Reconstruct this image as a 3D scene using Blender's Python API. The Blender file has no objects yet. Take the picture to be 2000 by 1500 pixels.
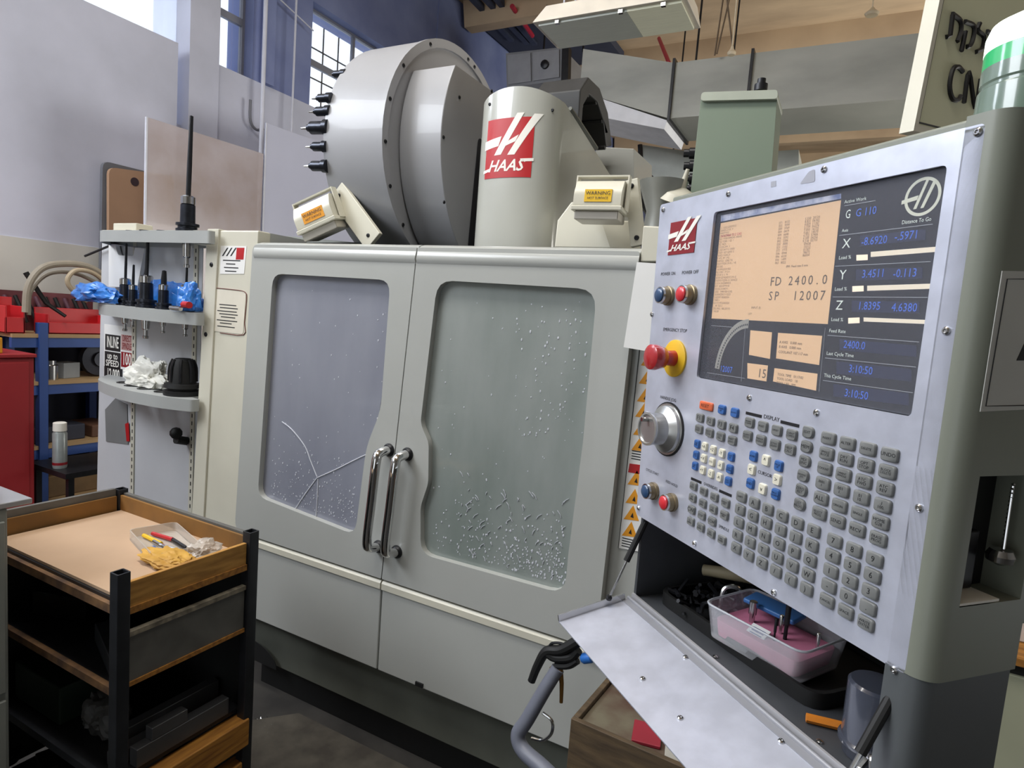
import bpy, bmesh, math, random
from mathutils import Vector, Matrix
from mathutils.geometry import tessellate_polygon
random.seed(7)
S = bpy.context.scene
COL = S.collection
# ------------------------------------------------------------------ camera
YAW, PITCH, ROLL, F = -0.480629583, 0.103621244, 0.0766437523, 1219.27492
EYE = Vector((0, 0, 1.62))
fw = Vector((math.sin(YAW)*math.cos(PITCH), math.cos(YAW)*math.cos(PITCH), -math.sin(PITCH)))
rt = Vector((math.cos(YAW), -math.sin(YAW), 0)); up = rt.cross(fw)
cr, sr = math.cos(ROLL), math.sin(ROLL)
R0 = cr*rt + sr*up; D0 = sr*rt - cr*up
cam = bpy.data.cameras.new('camera'); co = bpy.data.objects.new('camera', cam); COL.objects.link(co)
cam.sensor_width = 36; cam.lens = 36*F/2000; cam.clip_start = .02; cam.clip_end = 200
co.matrix_world = Matrix(((R0.x, -D0.x, -fw.x, EYE.x), (R0.y, -D0.y, -fw.y, EYE.y), (R0.z, -D0.z, -fw.z, EYE.z), (0, 0, 0, 1)))
S.camera = co
# ------------------------------------------------------------------ light
S.view_settings.view_transform = 'Standard'; S.view_settings.look = 'None'
S.view_settings.gamma = 1; S.view_settings.use_curve_mapping = False; S.view_settings.exposure = 0.0
W = bpy.data.worlds.new('daylight'); S.world = W; W.use_nodes = True
bg = W.node_tree.nodes['Background']; bg.inputs[0].default_value = (.90, .95, 1, 1); bg.inputs[1].default_value = 1.5
def area(name, loc, to, sx, sy, power, color):
    l = bpy.data.lights.new(name, 'AREA'); l.shape = 'RECTANGLE'; l.size = sx; l.size_y = sy; l.energy = power; l.color = color
    o = bpy.data.objects.new(name, l); COL.objects.link(o); o.location = loc
    o.rotation_euler = (Vector(to)-Vector(loc)).to_track_quat('-Z', 'Y').to_euler(); return o
area('window_daylight', (-4.6, -.8, 4.3), (-.4, 1.2, 1.7), 4.5, 1.6, 350, (.90, .94, 1))
area('far_ceiling_fill', (4.0, 8.0, 1.8), (-2.5, 8.5, 4.0), 5, 2.6, 330, (1, .97, .9))  # added fill light that brightens the ceiling and duct undersides
area('ceiling_tubes', (-1.4, .6, 4.9), (-1.4, 1.2, 0), 3.0, .8, 120, (1, .97, .92))
# ------------------------------------------------------------------ measuring
def ray(px, py): return ((px-1000)/F)*R0 + ((py-750)/F)*D0 + fw
def hit(px, py, n, k):
    n = Vector(n); d = ray(px, py); return EYE + d*((k-n.dot(EYE))/n.dot(d))
def aX(px, py, k): return hit(px, py, (1, 0, 0), k)
def aY(px, py, k): return hit(px, py, (0, 1, 0), k)
def aZ(px, py, k): return hit(px, py, (0, 0, 1), k)
# frames: (a, b, c) -> world; c is the height out of the face
def FM(y): return lambda a, b, c=0: Vector((a, y-c, b))            # faces the camera side (-y)
def FX(x): return lambda a, b, c=0: Vector((x+c, a, b))            # faces +x
def FZ(z): return lambda a, b, c=0: Vector((a, b, z+c))            # faces up
AP = -0.728720118; EP = Vector((math.cos(AP), math.sin(AP), 0)); NP = Vector((-math.sin(AP), math.cos(AP), 0))
def FP(k=.6): return lambda a, b, c=0: EP*a + NP*(k-c) + Vector((0, 0, b))    # pendant face
def PZ(z): return lambda a, b, c=0: EP*a + NP*b + Vector((0, 0, z+c))         # pendant plan
def pp(px, py, k=.6):
    v = hit(px, py, NP, k); return (v.dot(EP), v.z)
def mp(px, py, y=1.75):
    v = aY(px, py, y); return (v.x, v.z)
def rot(loc, ang=0, tilt=0, roll=0):
    m = Matrix.Translation(loc) @ Matrix.Rotation(ang, 4, 'Z') @ Matrix.Rotation(tilt, 4, 'X') @ Matrix.Rotation(roll, 4, 'Y')
    return lambda a, b, c=0: m @ Vector((a, b, c))
ID = lambda a, b, c=0: Vector((a, b, c))
# ------------------------------------------------------------------ materials
def lin(h):
    o = []
    for i in (0, 2, 4):
        v = int(h[i:i+2], 16)/255; o.append(v/12.92 if v <= .04045 else ((v+.055)/1.055)**2.4)
    return (*o, 1)
MATS = {}
def mat(name, hexc, rough=.5, metal=0, var=.12, scale=6, bump=0, hex2=None, coat=0, emit=0, trans=0, alpha=1, stretch=(1, 1, 1), spec=.5, aniso=0):
    if name in MATS: return MATS[name]
    m = bpy.data.materials.new(name); m.use_nodes = True; nt = m.node_tree; N = nt.nodes; L = nt.links
    b = N['Principled BSDF']; b.inputs['Roughness'].default_value = rough; b.inputs['Metallic'].default_value = metal
    b.inputs['Coat Weight'].default_value = coat; b.inputs['Transmission Weight'].default_value = trans; b.inputs['Alpha'].default_value = alpha
    b.inputs['Specular IOR Level'].default_value = spec
    c1 = lin(hexc); c2 = lin(hex2) if hex2 else tuple(x*(1-var) for x in c1[:3])+(1,)
    tc = N.new('ShaderNodeTexCoord'); mp_ = N.new('ShaderNodeMapping'); mp_.inputs['Scale'].default_value = stretch
    L.new(tc.outputs['Object'], mp_.inputs[0])
    no = N.new('ShaderNodeTexNoise'); no.inputs['Scale'].default_value = scale; no.inputs['Detail'].default_value = 6
    L.new(mp_.outputs[0], no.inputs['Vector'])
    r = N.new('ShaderNodeValToRGB'); r.color_ramp.elements[0].position = .35; r.color_ramp.elements[1].position = .65
    r.color_ramp.elements[0].color = c1; r.color_ramp.elements[1].color = c2
    L.new(no.outputs[0], r.inputs[0]); L.new(r.outputs[0], b.inputs['Base Color'])
    if bump:
        bp = N.new('ShaderNodeBump'); bp.inputs['Strength'].default_value = bump; bp.inputs['Distance'].default_value = .004
        L.new(no.outputs[0], bp.inputs['Height']); L.new(bp.outputs[0], b.inputs['Normal'])
    if emit:
        L.new(r.outputs[0], b.inputs['Emission Color']); b.inputs['Emission Strength'].default_value = emit
    MATS[name] = m; return m
paint = mat('machine_paint', 'aeb0ac', .32, var=.05, scale=3, coat=.25)
cream = mat('cream_paint', 'd0cdbd', .4, var=.07, scale=4)
drumgrey = mat('drum_grey_paint', '9b9ca0', .38, var=.07, scale=3, coat=.15)
olive = mat('housing_paint', '82867a', .38, var=.08, scale=3)
basedark = mat('base_paint', '5d6058', .5, var=.3, scale=4)
black = mat('black_rubber', '0c0d0e', .6, var=.2)
blacksteel = mat('black_steel', '26272b', .38, .4, var=.3, scale=20)
alu = mat('brushed_aluminium', 'ccd0df', .40, .42, var=.16, scale=22, bump=.12)
steel = mat('bright_steel', 'c8c8c8', .18, 1, var=.1)
chrome = mat('chrome', 'd8d8d8', .08, 1, var=.05)
white = mat('white_print', 'f0eee6', .6, var=.03)
paper = mat('white_paper', 'e8e8e6', .7, var=.04)
ink = mat('black_ink', '141418', .6, var=.1)
redp = mat('logo_red', 'b5161c', .45, var=.08)
reddark = mat('dark_logo_red', '8a1420', .45, var=.08)
yellow = mat('yellow_label', 'e3b71d', .5, var=.08)
orange = mat('orange_label', 'e59a1c', .5, var=.08)
keygrey = mat('key_grey', '797b7a', .45, var=.06, scale=30)
keywhite = mat('key_cream', 'e2decb', .45, var=.06, scale=30)
keyblue = mat('key_blue', '3a66a8', .45, var=.08, scale=30)
keyorange = mat('key_orange', 'd9683e', .45, var=.1, scale=30)
woodm = mat('raw_wood', 'a9742f', .65, hex2='7d5220', scale=9, stretch=(1, 8, 8), bump=.3)
cardboard = mat('cardboard', 'b99c80', .8, var=.08, scale=5)
cardwall = mat('stained_cardboard', '94682f', .75, hex2='75542a', scale=5)
rust = mat('rusty_edge', '7b5a38', .7, hex2='4a3526', scale=20, bump=.4)
greysheet = mat('grey_sheet_metal', '6b6a66', .5, .1, var=.25, scale=8)
# ------------------------------------------------------------------ building
class MB:
    def __init__(s): s.b = bmesh.new(); s.mi = 0
    def face(s, vs):
        try: f = s.b.faces.new(vs); f.material_index = s.mi; return f
        except ValueError: return None
    def poly(s, pts):
        return s.face([s.b.verts.new(p) for p in pts])
    def box(s, fr, a0, a1, b0, b1, c0, c1):
        v = [s.b.verts.new(fr(a, b, c)) for c in (c0, c1) for b in (b0, b1) for a in (a0, a1)]
        for q in ((0, 1, 3, 2), (4, 6, 7, 5), (0, 4, 5, 1), (2, 3, 7, 6), (0, 2, 6, 4), (1, 5, 7, 3)): s.face([v[i] for i in q])
        return s
    def hexa(s, P):                                     # 8 corners: bottom 4, top 4 (loops)
        v = [s.b.verts.new(p) for p in P]
        for q in ((0, 3, 2, 1), (4, 5, 6, 7), (0, 1, 5, 4), (1, 2, 6, 5), (2, 3, 7, 6), (3, 0, 4, 7)): s.face([v[i] for i in q])
        return s
    def ext(s, fr, poly, c0, c1, holes=(), top=True, bot=True):
        loops = [poly]+list(holes); flat = [p for l in loops for p in l]
        tri = tessellate_polygon([[Vector((p[0], p[1], 0)) for p in l] for l in loops])
        lo = [s.b.verts.new(fr(p[0], p[1], c0)) for p in flat]; hi = [s.b.verts.new(fr(p[0], p[1], c1)) for p in flat]
        for t in tri:
            if bot: s.face([lo[i] for i in t])
            if top: s.face([hi[i] for i in t])
        k = 0
        for l in loops:
            n = len(l)
            for i in range(n):
                a, b = k+i, k+(i+1) % n; s.face([lo[a], lo[b], hi[b], hi[a]])
            k += n
        return s
    def ring(s, c, d, r, n, phase=0):
        d = Vector(d).normalized(); a = d.orthogonal().normalized() if abs(d.z) > .99 else Vector((0, 0, 1)).cross(d).normalized(); b = d.cross(a)
        return [s.b.verts.new(Vector(c)+a*(r*math.cos(2*math.pi*i/n+phase))+b*(r*math.sin(2*math.pi*i/n+phase))) for i in range(n)]
    def rings(s, R, cap=True):
        for A, B in zip(R, R[1:]):
            n = len(A)
            for i in range(n): s.face([A[i], A[(i+1) % n], B[(i+1) % n], B[i]])
        if cap: s.face(R[0]); s.face(R[-1])
        return s
    def lathe(s, p, d, prof, n=24, cap=True):           # prof: (distance along d, radius)
        p = Vector(p); d = Vector(d).normalized()
        return s.rings([s.ring(p+d*h, d, max(r, 1e-4), n) for h, r in prof], cap)
    def cyl(s, p0, p1, r, r1=None, n=16):
        p0, p1 = Vector(p0), Vector(p1); return s.rings([s.ring(p0, p1-p0, r, n), s.ring(p1, p1-p0, r1 if r1 is not None else r, n)])
    def tube(s, pts, r, n=10, sub=6, closed=False):
        P = [Vector(p) for p in pts]; Q = []
        if sub > 1 and len(P) > 2:
            for i in range(len(P)-1):
                p0 = P[i-1] if i else P[0]*2-P[1]; p1, p2 = P[i], P[i+1]; p3 = P[i+2] if i+2 < len(P) else P[-1]*2-P[-2]
                for k in range(sub):
                    t = k/sub; Q.append(.5*((2*p1)+(p2-p0)*t+(2*p0-5*p1+4*p2-p3)*t*t+(3*p1-p0-3*p2+p3)*t**3))
            Q.append(P[-1])
        else: Q = P
        R = []; a = None
        for i, q in enumerate(Q):
            d = (Q[min(i+1, len(Q)-1)]-Q[max(i-1, 0)]).normalized()
            a = (d.orthogonal() if a is None else a-d*a.dot(d)).normalized(); b = d.cross(a)
            rr = r[0]+(r[1]-r[0])*i/(len(Q)-1) if isinstance(r, tuple) else r
            R.append([s.b.verts.new(q+a*(rr*math.cos(2*math.pi*j/n))+b*(rr*math.sin(2*math.pi*j/n))) for j in range(n)])
        return s.rings(R)
    def sph(s, c, r, n=12, sc=(1, 1, 1)):
        m = Matrix.Translation(c) @ Matrix.Diagonal((*sc, 1)); f0 = len(s.b.faces)
        bmesh.ops.create_uvsphere(s.b, u_segments=n, v_segments=max(4, n//2), radius=r, matrix=m)
        return s
def rnd(poly, r, n=4):                                  # round the corners of a 2-D polygon
    out = []; N = len(poly)
    for i in range(N):
        p = Vector(poly[i][:2]); a = Vector(poly[i-1][:2])-p; b = Vector(poly[(i+1) % N][:2])-p
        ri = r[i] if isinstance(r, (list, tuple)) else r
        q = min(ri, a.length*.48, b.length*.48)
        if q < 1e-6: out.append((p.x, p.y)); continue
        A = p+a.normalized()*q; B = p+b.normalized()*q
        for k in range(n+1):
            t = k/n; v = A*(1-t)**2+p*2*t*(1-t)+B*t*t; out.append((v.x, v.y))
    return out
def rect(a0, a1, b0, b1, r=0, n=4):
    q = [(a0, b0), (a1, b0), (a1, b1), (a0, b1)]; return rnd(q, r, n) if r else q
def wpos(o):
    v = Vector((0, 0, 0))
    while o: v += o.location; o = o.parent
    return v
def obj(name, mb, m, parent=None, bev=0, smooth=35, seg=2, **pr):
    b = mb.b; bmesh.ops.remove_doubles(b, verts=b.verts, dist=1e-6); bmesh.ops.recalc_face_normals(b, faces=b.faces)
    me = bpy.data.meshes.new(name)
    xs = [v.co for v in b.verts]
    lo = Vector([min(v[i] for v in xs) for i in range(3)]); hi = Vector([max(v[i] for v in xs) for i in range(3)])
    org = (lo+hi)/2
    if parent is None: org.z = lo.z
    bmesh.ops.translate(b, verts=b.verts, vec=-org); b.to_mesh(me); b.free()
    for x in (m if isinstance(m, (list, tuple)) else [m]): me.materials.append(x)
    if smooth:
        me.polygons.foreach_set('use_smooth', [True]*len(me.polygons)); me.set_sharp_from_angle(angle=math.radians(smooth))
    o = bpy.data.objects.new(name, me); COL.objects.link(o); o.parent = parent
    o.location = org - (wpos(parent) if parent else Vector((0, 0, 0)))
    if bev:
        md = o.modifiers.new('bevel', 'BEVEL'); md.width = bev; md.segments = seg; md.limit_method = 'ANGLE'; md.angle_limit = math.radians(40)
        if smooth: md.harden_normals = True
    for k, v in pr.items(): o[k] = v
    return o
def thing(name, label, cat, loc, group=None):
    o = bpy.data.objects.new(name, None); COL.objects.link(o); o.location = loc; o.empty_display_size = .05
    o['label'] = label; o['category'] = cat
    if group: o['group'] = group
    return o
def tag(o, label, cat, group=None):
    o['label'] = label; o['category'] = cat
    if group: o['group'] = group
    return o
def text_mb(mb, s, fr, a, b, size, c=.0005, align='CENTER', sx=1, shear=0, map2=None, bold=0, spacing=1):
    cu = bpy.data.curves.new('t', 'FONT'); cu.body = s; cu.size = 1; cu.align_x = align; cu.align_y = 'CENTER'; cu.resolution_u = 2; cu.shear = shear
    cu.offset = bold; cu.space_line = .85; cu.space_character = spacing
    o = bpy.data.objects.new('t', cu); COL.objects.link(o)
    dg = bpy.context.evaluated_depsgraph_get(); me = bpy.data.meshes.new_from_object(o.evaluated_get(dg))
    vs = [mb.b.verts.new(fr(a+v.co.x*size*sx, b+v.co.y*size, c)) for v in me.vertices]
    for p in me.polygons: mb.face([vs[i] for i in p.vertices])
    bpy.data.objects.remove(o); bpy.data.curves.remove(cu); bpy.data.meshes.remove(me); return mb
def bolt(fr, a, b, r, parent, h=.004, m=None, c=0, name='bolt'):
    p = fr(a, b, c); d = (fr(a, b, c+1)-p).normalized(); mb = MB()
    mb.lathe(p, d, [(0, r), (h*.6, r*.95), (h, r*.6), (h, r*.42), (h*.5, r*.40)], 12)
    return obj(name, mb, m or steel, parent)
def logo(fr, a0, b0, w, h, parent, c=.0006, rm=None, fm=None, name='logo'):
    f = fm or fr
    g = lambda u, v, d=0: f(a0+u*w, b0+v*h, c+d)
    def cut(mb):
        if fm:
            for k in range(-1, 17):
                x = a0+w*(k/14.); bm = mb.b
                bmesh.ops.bisect_plane(bm, geom=bm.verts[:]+bm.edges[:]+bm.faces[:], plane_co=(x, 0, 0), plane_no=(1, 0, 0), dist=1e-6)
            for v in mb.b.verts: v.co = fm(v.co.x, v.co.z, c-v.co.y)
        return mb
    base = (lambda a, b, d=0: Vector((a, -d, b))) if fm else fr
    cc = 0 if fm else c
    mb = MB(); mb.ext(base, [(a0, b0), (a0+w, b0), (a0+w, b0+h), (a0, b0+h)], cc, cc+.0004, bot=False); cut(mb)
    sq = obj(name, mb, rm or redp, parent)
    mb = MB(); t = lambda L: [(a0+u*w, b0+v*h) for u, v in L]
    for P in ([(.66, 1.07), (.80, 1.07), (.37, .39), (.215, .385)], [(.985, 1.05), (1.14, 1.05), (.66, .38), (.51, .38)],
              [(-.04, .64), (.36, .70), (.30, .54), (-.04, .49)], [(.50, .61), (.72, .71), (.66, .60), (.45, .53)],
              [(.78, .31), (1.03, .32), (1.03, .27), (.80, .26)], [(-.04, .14), (.12, .17), (.11, .12), (-.04, .09)]):
        mb.ext(base, t(P), cc+.0006, cc+.0010, bot=False)
    text_mb(mb, 'HAAS', base, a0+w*.46, b0+h*.195, h*.27, cc+.001, sx=.92*w/h*1.2, shear=.35, bold=.02)
    cut(mb); obj('lettering', mb, white, sq)
    return sq
# ================================================================== the room
def struct(name, mb, m, **k): return obj(name, mb, m, kind='structure', **k)
floorm = mat('workshop_floor', '33312e', .75, hex2='1d1c1b', scale=5, bump=.3)
mb = MB(); mb.box(ID, -5.2, 4, -3, 17, -.1, 0); struct('floor', mb, floorm)
plaster = mat('grey_plaster', 'cdd1e4', .8, hex2='bbbfd0', scale=1.4, bump=.1)
bluew = mat('blue_painted_wall', '8490bb', .7, hex2='707cab', scale=2)
XW = -4.8
# left wall: solid up to the sills, piers between the windows
zs, zt = 3.54, 4.50
mb = MB(); F1 = FX(XW)
mb.ext(F1, [(-3, 0), (3.2, 0), (3.2, zs), (-3, zs)], -.3, 0)
w_l = struct('wall_left', mb, plaster)
mb = MB(); mb.box(F1, 3.2, 3.31, 0, 2.97, -.5, -.12); mb.box(F1, 3.31, 3.575, 0, 6, -.5, -.02); mb.box(F1, 3.575, 17, 0, zs, -.4, -.06)
obj('pier', mb, plaster, w_l)
mb = MB(); mb.box(F1, 3.93, 4.60, zs, zt+1.2, -.4, -.06); mb.box(F1, 4.60, 17, zt, 6, -.4, -.06); mb.box(F1, 6.6, 17, zs, 6, -.41, -.05)
mb.box(F1, 4.02, 4.12, zs, 6, -.06, .0)
obj('blue_panel', mb, bluew, w_l, label='blue painted wall panel between and above the windows')
mb = MB(); mb.box(F1, -3, .5, zs, 6, -.3, 0); obj('upper_panel', mb, plaster, w_l)
# dado line
mb = MB(); mb.box(F1, -3, 3.2, 0, 1.90, -.0, .006); struct('trim_1', mb, mat('lower_wall_paint', 'd2d2ce', .7, var=.08, scale=1.5))
framem = mat('window_frame_metal', '8b8e9a', .5, .2)
glassm = mat('pane_glass', 'f4f8ff', .05, trans=1, var=0)
def window(n, y0, y1, z0, z1, ys, zz):
    mb = MB(); t = .025
    mb.ext(F1, rect(y0, y1, z0, z1), -.22, -.17, holes=[rect(y0+t, y1-t, z0+t, z1-t)])
    o = struct('window_%d' % n, mb, framem)
    for y in ys: mb = MB(); mb.box(F1, y-.014, y+.014, z0+t, z1-t, -.215, -.175); obj('muntin', mb, framem, o)
    for z in zz: mb = MB(); mb.box(F1, y0+t, y1-t, z-.03, z+.03, -.215, -.175); obj('muntin', mb, framem, o)
    mb = MB(); mb.box(F1, y0+t, y1-t, z0+t, z1-t, -.197, -.193); obj('pane', mb, glassm, o)
window(1, .5, 3.34, zs, 5.9, [2.55], [])
window(2, 3.575, 3.93, zs, 5.9, [], [4.02])
window(3, 4.60, 6.6, zs, zt, [5.3], [4.0])
# window guard bars outside window 3
bars = thing('window_guard', 'thin black bar grille outside the window behind the round drum', 'grille', (XW-.5, 4.6, zs))
for k in range(5):
    mb = MB(); y = 4.66+.22*k; mb.cyl((XW-.42, y, zs), (XW-.42, y, zt+.1), .008, n=6); obj('bar', mb, blacksteel, bars)
for k in range(3):
    mb = MB(); z = zs+.12+.3*k; mb.cyl((XW-.42, 4.6, z), (XW-.42, 5.7, z), .008, n=6); obj('rail', mb, blacksteel, bars)
# pipes on the blue pier
pipew = mat('white_pipe', 'd3d6e4', .45)
for x, l in ((516, 'white conduit pipe running up the wall left of the blue pier'), (575, 'thin conduit pipe on the blue wall pier beside the drum')):
    p = aX(x, 100, XW+.04); mb = MB(); mb.cyl((p.x, p.y, 2.2), (p.x, p.y, 5.6), .018 if x == 516 else .010, n=8)
    tag(obj('conduit_pipe', mb, pipew), l, 'pipe')
p0 = aX(548, 0, XW+.03); p1 = aX(612, 60, XW+.03); mb = MB(); mb.tube([p0+Vector((0, -.6, .35)), p0, p1], .007, 6, 1)
tag(obj('conduit_pipe', mb, pipew), 'thin conduit slanting down across the blue wall pier', 'pipe')
p0 = aX(490, 195, XW+.0); mb = MB(); mb.tube([aX(489, 195, XW), aX(489, 235, XW), aX(500, 253, XW), aX(514, 252, XW)], .012, 6)
tag(obj('wall_hose', mb, mat('grey_rubber', '6f7078', .6)), 'short grey bent cable on the wall beside the white pipe', 'cable')
# ceiling
ceilm = mat('tan_ceiling', 'd2b998', .8, hex2='b9a184', scale=1.1, stretch=(1, 3, 1), bump=.1)
mb = MB(); mb.box(ID, XW-.5, 5, -1.5, 17.5, 5.62, 5.8); ce = struct('ceiling', mb, ceilm)
for k, y in enumerate((5.2, 7.2, 9.2, 11.2, 13.2, 15.2)):
    mb = MB(); mb.ext(lambda a, b, c=0: Vector((c, a, b)), [(y-.09, 5.32), (y+.09, 5.32), (y+.16, 5.62), (y-.16, 5.62)], XW, 5); obj('beam', mb, ceilm, ce)
mb = MB(); mb.box(ID, XW-.5, 5, 17, 17.3, 0, 5.8); struct('wall_back', mb, mat('far_wall', 'a39883', .8, hex2='8e836d', scale=.6))
mb = MB(); mb.box(ID, 5, 5.3, -3.3, 17.3, 0, 5.8); struct('wall_right', mb, mat('right_wall', '8e8c86', .8, hex2='7c7a75', scale=1))
mb = MB(); mb.ext(lambda a, b, c=0: Vector((a, c, b)), [(-5.3, 0), (-2.4, 0), (-2.4, 2.3), (-.4, 2.3), (-.4, 0), (5.3, 0), (5.3, 5.8), (-5.3, 5.8)], -3.3, -3.0); struct('wall_front', mb, MATS['right_wall'])
mb = MB(); mb.box(ID, XW-.5, 5.3, -3.3, -1.49, 5.62, 5.8); obj('ceiling_panel', mb, ceilm, ce)
# red pipe and droplights from the ceiling
mb = MB(); mb.cyl(aY(1287, 75, 8), aY(1307, 124, 6.9), .022, n=8); tag(obj('sprinkler_pipe', mb, mat('red_pipe', 'b3203c', .5)), 'red pipe running under the tan ceiling above the duct', 'pipe')
p = aZ(1040, 70, 5.40); mb = MB(); mb.tube([aZ(1000, 12, 5.40), aZ(1018, 38, 5.40), p], .03, 8); tag(obj('sprinkler_pipe', mb, MATS['red_pipe']), 'red pipe in the dark corner left of the ceiling lamp', 'pipe')
for px, py, r, l in ((1703, 26, .05, 'small round ceiling fitting between the duct and the hanging sign'), (1429, 103, .03, 'small white pendant socket hanging near the duct edge')):
    p = aY(px, py, 6.6 if r > .04 else 5.6); mb = MB(); mb.lathe(p, (0, 0, 1), [(-.02, r), (.0, r*1.2), (.03, r*.5), (.05, .01)], 16); mb.cyl(p, (p.x-.02, p.y, 5.5), .006, n=6)
    tag(obj('ceiling_fitting', mb, mat('cream_plastic', 'd8c9ad', .5)), l, 'ceiling fitting')
# dark corner girders upper left
girm = mat('dark_girder', '3b4258', .6, var=.3)
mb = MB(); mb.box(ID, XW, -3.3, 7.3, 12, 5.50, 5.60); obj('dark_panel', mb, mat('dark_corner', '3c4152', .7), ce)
g = thing('roof_girder', 'dark steel roof girder in the upper corner above the grey cabinet', 'girder', tuple(aZ(985, 60, 5.5)))
for (a, b) in (((870, -60), (1000, 85)), ((905, -50), (1030, 90)), ((940, -40), (1045, 92))):
    mb = MB(); mb.tube([aZ(a[0], a[1], 5.5), aZ(b[0], b[1]-8, 5.5)], .05, 4, 1); obj('chord', mb, girm, g)
# ducts
ductm = mat('galvanised_duct', 'a9aaa2', .5, .1, hex2='93958e', scale=1.2, stretch=(1, 1, 3))
d = thing('air_duct', 'long grey galvanised air duct under the ceiling, bending up at its left end', 'duct', (-.5, 6.3, 3.58))
def ductseg(x0, zb0, zt0, x1, zb1, zt1, y0, y1, yy0=None, yy1=None):
    yy0 = y0 if yy0 is None else yy0; yy1 = y1 if yy1 is None else yy1
    mb = MB(); mb.hexa([Vector(q) for q in ((x0, y0, zb0), (x1, yy0, zb1), (x1, yy1, zb1), (x0, y1, zb0), (x0, y0, zt0), (x1, yy0, zt1), (x1, yy1, zt1), (x0, y1, zt0))]); return mb
obj('duct_section', ductseg(-1.68, 3.6, 4.1, -1.0, 3.6, 4.1, 6, 6.75), ductm, d)
obj('duct_section', ductseg(-.99, 3.6, 4.1, .6, 3.6, 4.1, 6, 6.75), ductm, d)
obj('duct_section', ductseg(.61, 3.6, 4.1, 2.6, 3.6, 4.1, 6, 6.75), ductm, d)
obj('duct_elbow', ductseg(-2.62, 3.93, 4.34, -1.69, 3.6, 4.1, 6, 6.75), ductm, d)
for x in (-1.685, -.995, .605):
    mb = MB(); mb.ext(lambda a, b, c=0: Vector((x+c, a, b)), rect(5.97, 6.78, 3.57, 4.13), -.012, .012, holes=[rect(6.0, 6.75, 3.6, 4.1)]); obj('flange', mb, blacksteel, d)
mb = MB(); mb.ext(lambda a, b, c=0: Vector((a, 6.0-c, b)), [(-3.4, 3.75), (-2.62, 3.93), (-1.7, 3.58), (-1.72, 3.5), (-2.6, 3.72), (-3.4, 3.62)], -.7, .01)
obj('lit_duct_underside', mb, mat('lit_underside_white', 'e8e9ee', .5), d, label='lower side of the duct, coloured white as if lit')  # brightness of the lit underside is put into the white colour
d2 = thing('air_duct', 'lower pale duct seen between the spindle head and the green box', 'duct', (-1.6, 7, 2.9))
q = lambda x, y: aY(x, y, 7)
mb = MB(); P4 = [q(1255, 283), q(1375, 300), q(1375, 378), q(1252, 345)]; mb.hexa([*P4, *[p+Vector((0, .5, 0)) for p in P4]]); obj('duct_section', mb, mat('pale_duct', 'a9aca4', .5, .2), d2)
mb = MB(); P4 = [q(1500, 296), q(1560, 292), q(1560, 345), q(1500, 340)]; mb.hexa([*P4, *[p+Vector((0, .5, 0)) for p in P4]]); obj('duct_section', mb, MATS['pale_duct'], d2)
mb = MB(); mb.tube([q(1250, 283), q(1252, 330), q(1280, 355)], .03, 6, 1); obj('black_edge', mb, blacksteel, d2)
# grey cabinet hanging in the corner
q = lambda x, y: aY(x, y, 6.9); A, B, C_, D_ = q(988, 104), q(1098, 92), q(1098, 156), q(990, 172)
m = thing('vent_cabinet', 'grey two-door metal cabinet mounted high behind the drum', 'cabinet', tuple((A+B)/2))
mb = MB(); mb.hexa([D_, C_, C_+Vector((0, .6, 0)), D_+Vector((0, .6, 0)), A, B, B+Vector((0, .6, 0)), A+Vector((0, .6, 0))]); obj('body', mb, mat('cabinet_grey', '8a8c90', .5), m)
for u0, u1 in ((.04, .46), (.5, .96)):
    f = lambda u, v, c=0: A*(1-u)*(v)+B*u*v+D_*(1-u)*(1-v)+C_*u*(1-v)+Vector((0, -c, 0))
    mb = MB(); mb.box(f, u0, u1, .08, .92, 0, .02); dd = obj('door', mb, mat('cabinet_light', '9b9da2', .5), m)
mb = MB(); mb.lathe(f(.72, .5, .02), (0, -1, 0), [(0, .05), (.03, .05), (.04, .02)], 12); obj('emblem', mb, blacksteel, m)
mb = MB(); mb.tube([q(1107, 95), q(1105, 170)], .06, 4, 1); obj('side_channel', mb, blacksteel, m)
for (x, y, z0_) in ((-3.62, 7.1, 4.8), (-3.1, 7.1, 4.8)):
    mb = MB(); mb.cyl((x, y, z0_), (x, y, 5.63), .012, n=6); obj('hanging_rod', mb, blacksteel, m)
for x in (-1.95, -1.4):
    mb = MB(); mb.cyl((x, 7.25, 3.4), (x, 7.25, 5.63), .01, n=6); obj('hanging_rod', mb, blacksteel, d2)
for x in (-1.685, .605, 2.4):
    mb = MB(); mb.cyl((x, 6.79, 3.6), (x, 6.79, 5.63), .012, n=6); obj('hanging_rod', mb, blacksteel, d)
# fluorescent lamp fitting
y0, y1 = 3.5, 3.5
L0, L1 = aY(1050, 42, 3.35), aY(1345, 0, 3.35); xl, xr = -1.77, -.90
la = thing('ceiling_lamp', 'long white fluorescent ceiling lamp with a grooved diffuser, hanging on two wires', 'lamp', (-1.35, 3.4, 3.26))
mb = MB(); mb.hexa([Vector(v) for v in ((xl, 3.30, 3.30), (xr, 3.30, 3.30), (xr, 3.66, 3.30), (xl, 3.66, 3.30), (xl+.06, 3.34, 3.40), (xr-.02, 3.34, 3.40), (xr-.02, 3.62, 3.40), (xl+.06, 3.62, 3.40))]); obj('housing', mb, mat('lamp_white', 'ded6c8', .5), la, bev=.004)
mb = MB(); mb.box(ID, xl+.03, xl+.55, 3.325, 3.635, 3.287, 3.299); obj('diffuser', mb, mat('lamp_diffuser', 'bfc4bb', .35, var=.1, scale=40, stretch=(.2, 6, 1)), la)
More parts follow.
